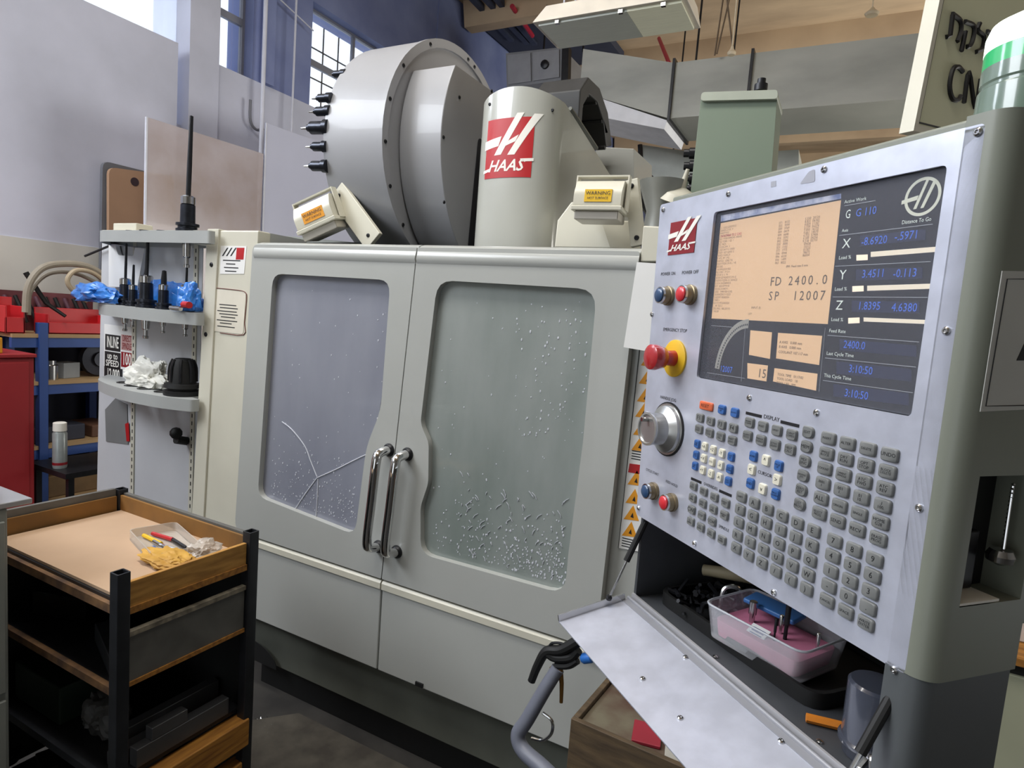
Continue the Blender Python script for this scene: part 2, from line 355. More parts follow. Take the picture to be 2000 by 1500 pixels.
mb = MB(); mb.box(ID, xl+.552, xr-.03, 3.325, 3.635, 3.287, 3.299); obj('diffuser', mb, mat('lamp_diffuser_lit', 'd4d4bd', .35, emit=.12, scale=40, stretch=(.2, 6, 1)), la, label='slightly lit right half of the diffuser')
for x in (xl+.12, xl+.19, xr-.2): mb = MB(); mb.cyl((x, 3.45, 3.4), (x, 3.45, 5.62), .005, n=6); obj('hanging_wire', mb, pipew, la)
for x in (xl+.15, xl+.52, xr-.12): mb = MB(); mb.box(ID, x-.012, x+.012, 3.31, 3.33, 3.28, 3.30); obj('clip', mb, steel, la)
# chains of the lamp row further right
for i, (a, b) in enumerate((((1424, 0), (1400, 105)), ((1412, 0), (1396, 108)), ((1420, 0), (1432, 100)))):
    mb = MB(); mb.tube([aY(*b, 5.9), aY(*a, 5.9), aY(a[0], -60, 5.9)], .008, 6, 1)
    tag(obj('hanging_cable', mb, mat('brown_cable', '6e5c48', .6)), ['thin brown cable hanging leftmost in front of the duct', 'brown cable hanging in the middle of three by the duct', 'pale brown cable ending at the small white socket'][i], 'cable')
# ================================================================== the milling machine
YM = 1.75
M_ = thing('milling_machine', 'large grey enclosed milling machine with two windowed doors, tool drum and spindle head', 'machine', (-1.3, 2.3, 0))
fm = FM(YM)
ZT = 1.833
# enclosure body
mb = MB(); mb.box(ID, -2.44, -2.40, YM+.02, 3.1, .31, 1.89); mb.box(ID, -.34, -.30, YM+.02, 3.1, .31, 1.8); mb.box(ID, -2.44, -.30, 3.06, 3.1, .31, 1.85)
mb.box(ID, -2.40, -2.1, YM+.0, 3.1, 1.80, 1.89)
obj('enclosure', mb, paint, M_)
# interior floor, table and vice block behind the glass
inner = mat('interior_metal', '7d828a', .45, .2, var=.2, scale=3)
mb = MB(); mb.box(ID, -2.40, -.34, YM+.08, 3.06, .55, .60); mb.box(ID, -2.40, -.34, 2.9, 2.94, .6, 1.8); obj('chip_tray', mb, inner, M_)
mb = MB(); mb.box(ID, -1.9, -.7, 2.1, 2.55, .82, .9); mb.box(ID, -1.5, -1.1, 2.2, 2.5, .6, .82); mb.box(ID, -1.05, -.8, 2.15, 2.45, .9, 1.05); obj('work_table', mb, mat('table_iron', '55585e', .4, .5), M_)
# left front frame
mb = MB(); mb.ext(fm, [(-2.395, .60), (-2.13, .60), (-2.085, 1.89), (-2.345, 1.89)], -.05, .012); obj('front_frame', mb, cream, M_, bev=.006)
mb = MB(); mb.ext(fm, [(-.60, .30), (-.30, .30), (-.25, ZT), (-.545, ZT)], -.06, -.004); obj('front_frame', mb, paint, M_, bev=.006)
mb = MB(); mb.box(fm, -.60, -.585, .66, 1.83, -.004, .012); 
# door outlines, bottom, top
def door(outer, win, name='door', rr=.05, wr=.05):
    th = .035; d = MB(); O = rnd(outer, rr, 5); Wn = rnd(win, wr, 4)
    d.ext(fm, O, .0, th, holes=[Wn]); o = obj(name, d, paint, M_, bev=.007, seg=3); return o
xl0, xs0 = mp(508, 480)[0], mp(827, 487)[0]; xr0 = mp(1257, 492)[0]
xl1, xs1 = mp(472, 1035)[0], mp(757, 1125)[0]; xr1 = mp(1178, 1180)[0]
zb = .660
dl = door([(xl1, zb), (xs1-.002, zb), (xs0-.002, ZT), (xl0, ZT)], [mp(*p) for p in ((517, 966), (706, 1040), (728, 870), (756, 800), (775, 549), (547, 536))], rr=[.05, .004, .004, .03])
dr = door([(xs1+.002, zb), (xr1, zb), (xr0, ZT), (xs0+.002, ZT)], [mp(*p) for p in ((833, 1076), (1112, 1153), (1118, 1080), (1147, 860), (1174, 567), (866, 549), (833, 825), (849, 862), (848, 940), (833, 985))], rr=[.004, .01, .01, .004], wr=[.05, .06, .02, .02, .06, .06, .02, .02, .02, .02])
dl['label'] = 'left door with a cracked window'; dr['label'] = 'right door with a wide window'
# rolled top edge
for a, b, o in ((xl0+.01, xs0-.003, dl), (xs0+.003, xr0, dr)):
    mb = MB(); mb.ext(lambda p, q, c=0: Vector((c, YM-p, q)), [(-.09, ZT+.012), (-.0, ZT+.012), (.022, ZT+.004), (.036, ZT-.014), (.042, ZT-.04), (.034, ZT-.055), (-.09, ZT-.055)], a, b); obj('top_roll', mb, paint, o, smooth=50)
# glass: oily splashed film over polycarbonate
def foggy(name, h1, h2, fac):
    m = mat(name, h1, .22, hex2=h2, scale=2.2, stretch=(1.5, 1, .5), coat=.6, spec=.6); nt = m.node_tree; N = nt.nodes; L = nt.links
    b = N['Principled BSDF']; out = N['Material Output']; tr = N.new('ShaderNodeBsdfTransparent'); tr.inputs[0].default_value = (.75, .8, .85, 1)
    mx = N.new('ShaderNodeMixShader'); mx.inputs[0].default_value = fac; L.new(b.outputs[0], mx.inputs[1]); L.new(tr.outputs[0], mx.inputs[2]); L.new(mx.outputs[0], out.inputs[0]); return m
gl = foggy('foggy_glass', 'a1a4b0', '8e919f', .25); gr = foggy('foggy_glass_green', 'a6aca9', '87918c', .20)
wl = [mp(*p) for p in ((510, 980), (715, 1050), (735, 870), (785, 540), (540, 530))]; mb = MB(); mb.ext(fm, wl, .006, .012); pl_ = obj('pane', mb, gl, dl)
wr = [mp(*p) for p in ((826, 1085), (1118, 1160), (1180, 560), (860, 543), (826, 830))]; mb = MB(); mb.ext(fm, wr, .006, .012); pr_ = obj('pane', mb, gr, dr)
# splash droplets, chips and run marks on the panes (nobody could count them)
dropm = mat('coolant_drop', 'd6d9e2', .15, var=.05, coat=.5, alpha=.8)
def drops(parent, n, px0, px1, fy, seed, rs=(.0010, .0030)):
    rg = random.Random(seed); mb = MB()
    for i in range(n):
        x = rg.uniform(px0, px1); y = fy(rg, x); a, b = mp(x, y); r = rg.uniform(*rs)
        mb.sph(fm(a, b, .0125), r, 6, (1, .35, rg.uniform(.9, 1.8)))
    o = obj('droplets', mb, dropm, parent, kind='stuff')
lb = lambda x: 968+(x-517)*.37
drops(pl_, 230, 535, 700, lambda g, x: lb(x)-8-abs(g.gauss(0, 55)), 1)
drops(pl_, 40, 570, 760, lambda g, x: g.uniform(560, 900), 2)
rb = lambda x: 1072+(x-833)*.285
drops(pr_, 200, 850, 1108, lambda g, x: rb(x)-10-abs(g.gauss(0, 60)), 3, (.0012, .0032))
drops(pr_, 110, 1000, 1108, lambda g, x: rb(x)-10-abs(g.gauss(0, 40)), 4, (.0012, .0034))
drops(pr_, 90, 1010, 1150, lambda g, x: g.uniform(590, 860), 5, (.0012, .0034))
drops(pr_, 40, 860, 1120, lambda g, x: g.uniform(590, 960), 6)
swarf = MB(); rg = random.Random(11)
for i in range(70):
    x = rg.uniform(900, 1105); y = rb(x)-rg.uniform(10, 170); a, b = mp(x, y); t = rg.uniform(-1.2, 1.2); l = rg.uniform(.006, .02)
    swarf.tube([fm(a, b, .013), fm(a+l*.5*math.sin(t), b+l*.6, .014), fm(a+l*math.sin(t*1.6), b+l, .013)], .0011, 4, 3)
obj('swarf_curls', swarf, dropm, pr_, kind='stuff')
for P_ in ([(556, 823), (575, 838), (600, 870), (612, 900), (624, 930)], [(624, 932), (660, 916), (700, 896), (728, 883)], [(624, 932), (600, 965), (578, 998)], [(626, 934), (625, 965), (622, 1010)]):
    mb = MB(); mb.tube([fm(*mp(*p), .0128) for p in P_], .0022, 5, 5); obj('crack', mb, dropm, pl_)
# door handles
def handle(parent, top, bot, out):
    (a0, b0), (a1, b1) = top, bot; mb = MB(); h = out
    mb.tube([fm(a0, b0, .03), fm(a0, b0, h*.45), fm(a0-.006, b0-.008, h*.85), fm(a0-.005, b0-.04, h), fm((a0+a1)/2-.005, (b0+b1)/2, h), fm(a1-.005, b1+.04, h), fm(a1-.006, b1+.008, h*.85), fm(a1, b1, h*.45), fm(a1, b1, .03)], .0165, 14, 6)
    o = obj('handle', mb, chrome, parent, smooth=60)
    for a, b in (top, bot):
        mb = MB(); mb.lathe(fm(a, b, .034), (0, -1, 0), [(0, .024), (.006, .023), (.012, .018)], 20); obj('rosette', mb, blacksteel, o)
handle(dl, mp(772, 876), mp(752, 1062), .095)
handle(dr, mp(808, 884), mp(787, 1072), .095)
# apron panels with bright ledge
za, zb2 = .655, .313
for x0, x1, y0_, y1_ in ((-2.10, -1.364, 0, 0), (-1.358, -.30, 0, 0)):
    mb = MB(); mb.box(fm, x0, x1, zb2, za-.02, -.03, .03); o = obj('apron_panel', mb, paint, M_, bev=.004)
    mb = MB(); mb.ext(lambda p, q, c=0: Vector((c, YM-p, q)), [(-.02, za), (.03, za-.004), (.036, za-.012), (.036, za-.034), (-.02, za-.034)], x0, x1); obj('ledge', mb, cream, o)
# base
mb = MB(); mb.box(FM(YM), -2.05, -.25, .12, .311, -.6, -.01); o = obj('base', mb, basedark, M_); mb = MB(); mb.box(FM(YM), -2.03, -.28, .0, .1195, -.6, -.035); obj('under_base_shade', mb, black, M_)  # lower black block stands in for the shade under the machine
mb = MB(); c0 = FM(YM-.0105)
arch = [(-2.05, .12)]+[(-2.05+.16*math.sin(t), .12+.085*math.cos(t)) for t in [i*math.pi/16 for i in range(9)]]
mb.ext(c0, arch, 0, .003); obj('fork_opening', mb, black, o, label='black fork opening cut in the base')
mb = MB(); x, z = mp(828, 1325); mb.box(fm, x-.012, x+.02, z-.012, z+.002, .03, .036); obj('chip_mark', mb, black, M_)
# stickers on the left frame
st = thing('name_sticker', 'small white sticker with red and dark printing at the top of the left frame', 'sticker', (-2.27, 1.73, 1.7))
f2 = FM(YM-.0125)
mb = MB(); P_ = [mp(*p, YM-.0125) for p in ((430, 535), (477, 535), (482, 481), (432, 480))]; mb.ext(f2, P_, 0, .001); obj('sheet', mb, paper, st)
mb = MB(); mb.ext(f2, [mp(*p, YM-.0125) for p in ((461, 507), (476, 507), (478, 484), (463, 484))], .001, .0016); obj('red_mark', mb, redp, st)
mb = MB()
for i in range(3): a, b = mp(434+i*8, 500, YM-.0125); c_, d_ = mp(444+i*8, 484, YM-.0125); mb.ext(f2, [(a, b), (a+.008, b), (c_+.008, d_), (c_, d_)], .001, .0016)
for j, (w0, w1) in enumerate(((436, 470), (442, 460), (438, 466), (440, 462))):
    a, b = mp(w0, 508+j*7, YM-.0125); c_, _ = mp(w1, 508+j*7, YM-.0125); mb.box(f2, a, c_, b-.0025, b+.0015, .001, .0015)
obj('print_lines', mb, ink, st)
st = thing('notice_sheet', 'cream notice sheet with lines of text and rusty tape corner on the left frame', 'notice', (-2.28, 1.73, 1.45))
mb = MB(); mb.ext(f2, rnd([mp(*p, YM-.0125) for p in ((413, 646), (475, 653), (481, 570), (418, 564))], .012), 0, .0012); obj('sheet', mb, mat('cream_paper', 'dcd6c6', .7), st)
mb = MB()
for j in range(8):
    a, b = mp(424+random.randint(0, 8), 594+j*6, YM-.0125); c_, _ = mp(466-random.randint(0, 16), 594+j*6, YM-.0125); mb.box(f2, a, c_, b-.0028, b+.0010, .0012, .0016)
obj('print_lines', mb, ink, st)
mb = MB(); mb.tube([f2(*mp(*p, YM-.0125), .001) for p in ((418, 562), (466, 567), (480, 572), (482, 585), (478, 630), (476, 654), (430, 650))], .0018, 5, 3); obj('tape_edge', mb, mat('rust_line', '6b3a33', .7), st)
# right frame: warning label strip
ws = thing('warning_label', 'tall white strip of orange warning triangles beside the control pendant', 'sticker', (-.5, 1.75, 1.2))
f3 = FM(YM+.004)
def w3(px, py): return mp(px, py, YM+.004)
mb = MB(); mb.ext(f3, [w3(1208, 1070), w3(1248, 1078), w3(1290, 680), w3(1252, 676)], 0, .0012); obj('sheet', mb, paper, ws)
mb = MB(); mb.tube([f3(*w3(*p), .0012) for p in ((1250, 676), (1208, 1070), (1248, 1078))], .0012, 4, 1); obj('outline', mb, ink, ws)
for py in (700, 735, 770, 800, 835, 865, 932, 968, 1000, 1032):
    px = 1253-(py-690)*.112; h = 27
    mb = MB(); T = [w3(px, py+h*.5), w3(px+30, py+h*.5+4), w3(px+19, py-h*.5)]; mb.ext(f3, T, .0012, .0018); o = obj('warning_triangle', mb, orange, ws)
    cx = sum(t[0] for t in T)/3; cz = sum(t[1] for t in T)/3; mb = MB(); mb.ext(f3, [(cx-.004, cz-.006), (cx+.006, cz-.008), (cx+.002, cz+.008)], .0018, .0022); obj('symbol', mb, ink, o)
mb = MB(); mb.ext(f3, [w3(1227, 922), w3(1250, 926), w3(1252, 908), w3(1230, 905)], .0012, .0018); obj('red_band', mb, redp, ws)
mb = MB()
for py in range(880, 900, 5):
    px = 1256-(py-690)*.112; a, b = w3(px, py); c_, _ = w3(px+24, py); mb.box(f3, a, c_, b-.0015, b+.0015, .0012, .0016)
obj('print_lines', mb, ink, ws)
mb = MB()
for py in range(1050, 1070, 5):
    px = 1256-(py-690)*.112; a, b = w3(px, py); c_, _ = w3(px+24, py); mb.box(f3, a, c_, b-.0015, b+.0015, .0012, .0016)
obj('print_lines', mb, ink, ws)
# loose sheets at the right frame
s_ = MB(); f4 = FM(YM-.05); P_ = [mp(*p, YM-.05) for p in ((1218, 678), (1275, 688), (1290, 515), (1244, 512))]; s_.ext(f4, P_, 0, .0008)
tag(obj('paper_sheet', s_, paper), 'blank white paper sheet hanging between the right door and the control pendant', 'paper')
s_ = MB(); f4 = FM(YM+.0); P_ = [mp(*p, YM) for p in ((1256, 514), (1300, 514), (1300, 446), (1262, 444))]; s_.ext(f4, P_, 0, .03)
obj('corner_cover', s_, cream, M_, bev=.004)
# ---- tool drum
def arcpoly(cy, cz, R, a0, a1, n): return [(cy+R*math.cos(t), cz+R*math.sin(t)) for t in [a0+(a1-a0)*i/n for i in range(n+1)]]
FXm = lambda x: (lambda a, b, c=0: Vector((x+c, a, b)))
td = M_
cy, cz, R1 = 2.338, 2.28, .472
mb = MB(); mb.ext(FXm(-1.60), arcpoly(cy, cz, R1, 0, 2*math.pi, 64)[:-1], -.29, 0); dm = obj('tool_drum', mb, drumgrey, M_, bev=.006, smooth=30)
mb = MB(); mb.ext(FXm(-1.597), arcpoly(cy, cz, R1+.004, 0, 2*math.pi, 64)[:-1], -.012, .006, holes=[arcpoly(cy, cz, R1-.03, 0, 2*math.pi, 48)[:-1]]); obj('rim', mb, drumgrey, dm)
for t in (75, 82, 145, 165, 185, 205, 225, 118):
    a = math.radians(t); bolt(FXm(-1.591), cy+(R1-.015)*math.cos(a), cz+(R1-.015)*math.sin(a), .008, dm, m=blacksteel)
# D-shaped cover between drum and head
p1 = aX(890, 127, -1.40); p2 = aX(1003, 208, -1.40); ang0 = math.atan2(p1.z-2.29, p1.y-2.527)
R2 = .56; poly = arcpoly(2.527, 2.29, R2, ang0, math.radians(225), 22)+[(2.3, 1.8), (2.95, 1.8), (p2.y+.3, p2.z-.25), (p2.y, p2.z)]
mb = MB(); mb.ext(FXm(-1.40), poly, -.195, 0); cv = obj('drum_cover', mb, drumgrey, M_, bev=.004, smooth=30)
for px, py in ((866, 268), (867, 395), (897, 190), (960, 178)):
    v = aX(px, py, -1.40); bolt(FXm(-1.40), v.y, v.z, .007, cv, m=blacksteel)
mb = MB(); v0 = aX(922, 480, -1.398); v1 = aX(934, 275, -1.398); w = .04
mb.ext(FXm(-1.399), rnd([(v0.y-.035, 1.82), (v0.y+.06, 1.82), (v1.y+.06, v1.z), (v1.y-.0, v1.z+.02)], .03), 0, .002); obj('slot', mb, mat('slot_dark', '15171f', .7), cv, label='dark vertical slot')
mb = MB(); mb.box(ID, -2.0, -1.32, 2.1, 2.7, 1.5, 1.86); obj('drum_support', mb, basedark, M_)
# tools sticking out of the drum's far left side
holder_m = mat('tool_holder_steel', '3d4048', .3, .8, var=.3, scale=30)
for i, (px, py, s) in enumerate(((640, 192, .8), (638, 218, .9), (636, 250, 1.25), (632, 287, .9), (632, 325, 1.0), (668, 145, .7))):
    v = aX(px, py, -1.895); d_ = Vector((-1, -.12, .02)).normalized(); mb = MB(); r = .02*s
    mb.lathe(v+Vector((.02, 0, 0)), d_, [(0, r*1.25), (.02, r*1.25), (.022, r), (.06*s+.01, r), (.065*s+.01, r*.6), (.075*s+.01, r*.55)], 14)
    o = tag(obj('tool_holder', mb, holder_m), ['short tool holder projecting from the drum, second from the top', 'short dark tool holder projecting from the drum, third from the top', 'fattest tool holder projecting from the drum side', 'dark tool holder projecting from the drum, second from the bottom', 'shiny tool holder with long bit, lowest on the drum side', 'small tool holder high on the drum against the window'][i], 'tool holder', 'tool holders in the drum')
    mb = MB(); e_ = v+d_*(.06*s); mb.cyl(e_, e_+d_*.035*s, .006*s, .003*s, 8); obj('cutter', mb, steel, o)
# ---- spindle head cover
hx0, hx1, yh = -1.240, -.930, 2.0; HT = 2.365
def hy(x):
    s = max(-1, min(1, (x-(hx0+hx1)/2)/((hx1-hx0)/2))); return yh-.10*(1-(abs(s)**2.3))**(1/2.3)+.02
xs = [hx0+(hx1-hx0)*(.5-.5*math.cos(math.pi*i/28)) for i in range(29)]
poly = [(x, hy(x)) for x in xs]+[(hx1+.0, 2.9), (hx0, 2.9)]
v = aX(1165, 290, hx1); mb = MB()
lo_ = [mb.b.verts.new((x, y, 1.6)) for x, y in poly]; ztop = lambda y: HT+(0 if y < 2.1 else (y-2.1)*(v.z-HT)/(v.y-2.1) if y < v.y else v.z-HT)
poly2 = poly
hi_ = [mb.b.verts.new((x, y, HT-.0+(.035 if y < 2.02 else .0)*(1-((x-(hx0+hx1)/2)/.15)**2)*1)) for x, y in poly]
hi_[-1].co.z = hi_[-2].co.z = HT+(2.9-2.1)*(v.z-HT)/(v.y-2.1)
n = len(poly)
for i in range(n): mb.face([lo_[i], lo_[(i+1) % n], hi_[(i+1) % n], hi_[i]])
mb.face(hi_); mb.face(lo_)
hd = obj('spindle_head', mb, mat('head_paint', 'b0b1a9', .25, var=.05, scale=3, coat=.5), M_, smooth=40)
fh = lambda a, b, c=0: Vector((a, hy(a)-c, b))
ql = [aY(*p, 1.93) for p in ((943, 350), (1033, 357), (1038, 242), (947, 250))]
logo(fh, ql[0].x+.004, ql[0].z, ql[1].x-ql[0].x, ql[2].z-ql[1].z+.005, hd, fm=fh, c=.0008)
for a, b in ((-1.18, HT), (hx1+.0, HT-.03)): bolt(fh, min(a, hx1-.02), b-.01, .006, hd, m=blacksteel)
mb = MB(); e0 = Vector((hx1, 2.06, HT-.005)); e1 = Vector((v.x, v.y, v.z)); mb.tube([e0, e1], .008, 6, 1); obj('cover_seam', mb, basedark, hd)
# box behind the head
q = [aY(*p, 2.75) for p in ((1163, 286), (1238, 290), (1238, 372), (1163, 360))]
mb = MB(); mb.hexa([q[3], q[2], q[2]+Vector((0, .3, 0)), q[3]+Vector((0, .3, 0)), q[0], q[1], q[1]+Vector((0, .3, 0)), q[0]+Vector((0, .3, 0))]); mb.box(ID, q[0].x+.02, q[1].x-.02, 2.78, 3.0, 1.8, q[3].z+.01)
o = obj('motor_box', mb, paint, M_, bev=.004)
# dark arch cable carrier
cc = [(1062, 200), (1068, 165), (1095, 153), (1140, 150), (1165, 178), (1185, 225), (1194, 280)]
fa = FM(2.6); outer = [aX(px, py, -1.0) for px, py in ((1132, 300), (1130, 230), (1134, 175), (1150, 150), (1172, 172), (1188, 220), (1196, 285))]
rub = mat('carrier_black', '2e2f30', .55, var=.25, scale=12)
mb = MB(); P_ = [(p.y, p.z) for p in outer]; cyy = sum(p[0] for p in P_)/7; czz = min(p[1] for p in P_)
inn = [((p[0]-cyy)*.72+cyy, (p[1]-czz)*.80+czz) for p in P_]
mb.ext(FXm(-1.0), P_+inn[::-1], -.2, 0); ca = obj('cable_carrier', mb, rub, M_, bev=.006)
mb = MB(); mb.ext(FXm(-1.01), inn, -.185, -.15); obj('carrier_web', mb, black, ca)
for k in range(7):
    t = k/6; i = min(5, int(t*5.999)); a, b = Vector(inn[i]), Vector(inn[i+1]); p = a.lerp(b, t*6-i)
    mb = MB(); mb.cyl((-1.005, p.x, p.y), (-1.19, p.x, p.y), .010, n=6); obj('link', mb, rub, ca)
# cream block under the right work light
q = [aY(*p, 1.9) for p in ((1082, 484), (1192, 486), (1178, 428), (1172, 395), (1115, 394), (1088, 430))]
mb = MB(); f9 = FM(1.9); mb.ext(f9, [(p.x, p.z) for p in q], -.12, 0); mb.hexa([q[1], q[1]+Vector((.07, .03, 0)), q[1]+Vector((.07, .12, 0)), q[1]+Vector((0, .12, 0)), q[2], q[2]+Vector((.075, .03, .0)), q[2]+Vector((.075, .12, 0)), q[2]+Vector((0, .12, 0))]); obj('chip_guard', mb, cream, M_, bev=.006)
# work lights
def worklight(loc, ang, tilt, arm, lab, s=1.0, yl=yellow, roll=0):
    t = thing('work_light', lab, 'lamp', tuple(loc), 'work lights on top of the machine'); f = rot(loc, ang, tilt, roll)
    mb = MB(); side = rnd([(-.055*s, 0), (.055*s, 0), (.05*s, .045*s), (.03*s, .085*s), (-.02*s, .09*s), (-.05*s, .05*s)], .012*s)
    g = lambda a, b, c=0: f(c, a, b); mb.ext(g, side, -.075*s, .075*s); h = obj('lamp_head', mb, cream, t, bev=.006)
    mb = MB(); mb.box(f, -.080*s, .080*s, -.06*s, .06*s, -.008*s, .006*s); obj('rim', mb, cream, t, bev=.003)
    mb = MB(); mb.ext(f, rect(-.07*s, .07*s, -.05*s, .05*s), -.035*s, -.008*s); obj('reflector_box', mb, mat('pale_metal', 'bdb8ae', .35, .3), t, bev=.004)
    mb = MB(); k = lambda a, b, c=0: f(a, -.0565*s+b*.32-c, .006*s+b); mb2 = MB(); mb2.hexa([k(-.04*s, .012*s, .003), k(.045*s, .012*s, .003), k(.045*s, .012*s, 0), k(-.04*s, .012*s, 0), k(-.04*s, .05*s, .010), k(.045*s, .05*s, .010), k(.045*s, .05*s, .0), k(-.04*s, .05*s, .0)])
    lb_ = obj('caution_label', mb2, yl, t); mb = MB(); text_mb(mb, 'WARNING', lambda a, b, c=0: k(a, b, .009+c*.1), .002*s, .038*s, .016*s); text_mb(mb, 'HOT SURFACE', lambda a, b, c=0: k(a, b, .006+c*.1), .002*s, .023*s, .010*s); obj('lettering', mb, ink, lb_)
    for x in (-.082, .082):
        mb = MB(); mb.hexa([f(x*s-.002, -.02*s, .0), f(x*s+.002, -.02*s, 0), f(x*s+.002, .03*s, 0), f(x*s-.002, .03*s, 0), f(x*s-.002, .0, .11*s), f(x*s+.002, .0, .11*s), f(x*s+.002, .035*s, .11*s), f(x*s-.002, .035*s, .11*s)]); obj('bracket', mb, cream, t)
    mb = MB(); mb.box(f, -.082*s, .082*s, .0, .035*s, .105*s, .110*s); obj('bracket', mb, cream, t)
    A_, B_, w_ = arm; A_, B_ = Vector(A_), Vector(B_); dd = (B_-A_).normalized(); n_ = Vector((0, -1, 0)); sd = dd.cross(n_).normalized()*w_
    mb = MB(); mb.hexa([A_-sd, A_+sd, A_+sd-n_*.02, A_-sd-n_*.02, B_-sd, B_+sd, B_+sd-n_*.02, B_-sd-n_*.02]); ar = obj('arm', mb, cream, t, bev=.003)
    for u in (.1, .88): bolt(lambda a, b, c=0: A_.lerp(B_, u)+Vector((a, -c, b)), 0, 0, .008, t, m=blacksteel)
    return t
worklight(aY(632, 440, 1.86), .30, .15, (aY(655, 372, 1.9), aY(728, 472, 1.9), .045), 'cream work light tilted left on a slanting arm in front of the drum', 1.1, yl=orange, roll=-.42)
worklight(aY(1172, 412, 1.80), .12, .0, (aY(1232, 350, 1.87), aY(1245, 480, 1.87), .022), 'cream work light with yellow caution label right of the spindle head', .95)
mb = MB(); p = aY(645, 432, 1.9); mb.sph(p, .014, 12); tag(obj('steel_ball_knob', mb, chrome), 'small shiny round knob under the left work light', 'knob')
mb = MB(); q = [aY(*p, 2.0) for p in ((560, 474), (700, 474), (560, 461))]; mb.ext(FM(2.0), [(p.x, p.z) for p in q], -.3, 0); obj('roof_wedge', mb, mat('roof_grey', '8d918c', .4), M_)
# funnel and pipes between light and green box
t = thing('chip_funnel', 'grey sheet-metal funnel and elbow between the right work light and green box', 'funnel', tuple(aY(1290, 470, 2.2)))
p = aY(1285, 470, 2.2); mb = MB(); mb.lathe(p, (0, 0, 1), [(0, .06), (.1, .05), (.17, .075), (.20, .085)], 20); obj('cone', mb, mat('galv', '9a9c97', .4, .4), t)
p = aY(1322, 400, 2.2); mb = MB(); mb.lathe(p, (.3, -.3, 1), [(0, .04), (.015, .075), (.04, .06), (.06, .012), (.12, .006)], 20); obj('cap', mb, cream, t)
mb = MB(); mb.tube([aY(1245, 370, 2.3), aY(1275, 400, 2.3), aY(1300, 445, 2.25), aY(1300, 490, 2.2)], .04, 10); obj('hose', mb, black, t)
# ================================================================== control pendant
K = .6; fp = FP(K); pz = PZ(0)
ub, ue, zb_, zt_ = -.925, -.411, 1.295, 1.832
cpos = EP*-.67+NP*.75
CP = thing('control_pendant', 'large operator control pendant with silver key panel, screen and open tray below', 'control panel', (cpos.x, cpos.y, 1.1))
# housing: rounded right corner, rear box
def corner(u0, r, c1): return [(u0-.02, .0)]+[(u0+r*math.sin(t), r*(1-math.cos(t))) for t in [i*math.pi/2/8 for i in range(9)]]+[(u0+r, c1), (u0-.02, c1)]
RC, DC = .022, .132
prof = corner(ue, RC, DC)
pk = lambda a, b, c=0: EP*a+NP*(K+b)+Vector((0, 0, c))
S0, S1 = 1.374, 1.505
mb = MB(); mb.ext(pk, prof, S1, 1.842); mb.ext(pk, prof, 1.297, S0); mb.ext(pk, prof[:-2]+[(ue+RC, .030), (ue-.02, .030)], S0, S1)
mb.ext(pk, [(ue-.02, .122), (ue+RC, .122), (ue+RC, DC), (ue-.02, DC)], S0, S1)
sh = obj('side_shell', mb, olive, CP, smooth=40)
mb = MB(); mb.box(pk, ue-.021, ue-.018, .030, .122, S0, S1); obj('pocket', mb, black, CP)
mb = MB(); mb.box(pk, ue-.018, ue+RC-.001, .031, .090, S0+.0005, S0+.003); obj('pocket_ledge', mb, white, CP, label='white ledge of the side pocket')
side = lambda a, b, c=0: EP*(ue+RC+c)+NP*(K+a)+Vector((0, 0, b))     # a: depth, b: height
mb = MB(); mb.cyl(side(.102, 1.492, -.012), side(.100, 1.425, -.010), .0012, n=6)
for i in range(16): mb.sph(side(.102, 1.492-.0044*i, -.012), .0019, 6)
obj('bead_chain', mb, steel, CP)
mb = MB(); mb.lathe(side(.100, 1.424, -.012), (0, 0, -1), [(0, .010), (.006, .013), (.012, .012), (.016, .004)], 14); obj('key_cap', mb, steel, CP)
mb = MB(); mb.box(side, .040, .085, 1.378, 1.44, -.036, -.025); obj('connector', mb, blacksteel, CP, bev=.002)
bolt(side, .095, 1.545, .0035, CP, m=blacksteel)
# sticker on the side
sp = lambda px, py: (lambda v: (v.dot(NP)-K, v.z))(hit(px, py, EP, ue+RC+.0003))
mb = MB(); mb.ext(side, [sp(1914, 804), sp(2040, 798), sp(2060, 531), sp(1957, 529)], .0, .0007); so = obj('arrow_label', mb, mat('label_grey_white', 'c9c9c3', .5), CP, label='white label with black outline on the pendant side')
mb = MB(); mb.tube([side(*sp(*p), .001) for p in ((2030, 545), (1966, 545), (1924, 793), (2030, 791))], .0006, 4, 1); mb.ext(side, [sp(1984, 704), sp(2030, 704), sp(2030, 640), sp(2003, 662)], .0007, .0012)
obj('arrow_print', mb, ink, so)
mb = MB(); mb.box(pz, ub+.012, ue-.021, K+.021, K+.131, zb_+.004, zt_+.010); mb.box(pz, ub+.012, ue-.021, K+.0045, K+.0205, zt_-.02, zt_+.0095); mb.box(pz, ub+.0125, ub+.02, K+.0045, K+.0205, zb_+.004, zt_-.021); mb.box(pz, ub+.021, ue-.021, K+.0045, K+.0205, zb_+.0045, zb_+.03); mb.box(pz, ub+.03, ue-.021, K+.1, K+.26, zb_+.02, zt_-.03); obj('rear_housing', mb, olive, CP, bev=.006)
# lower right housing
prof2 = corner(ue-.002, .021, .13)
mb = MB(); mb.ext(pk, prof2, .92, 1.2965); mb.box(pz, ue-.023, ue-.02, K+.02, K+.13, .92, 1.28); obj('lower_housing', mb, mat('lower_housing_paint', '565a5c', .4, var=.15, scale=3), CP, smooth=40)
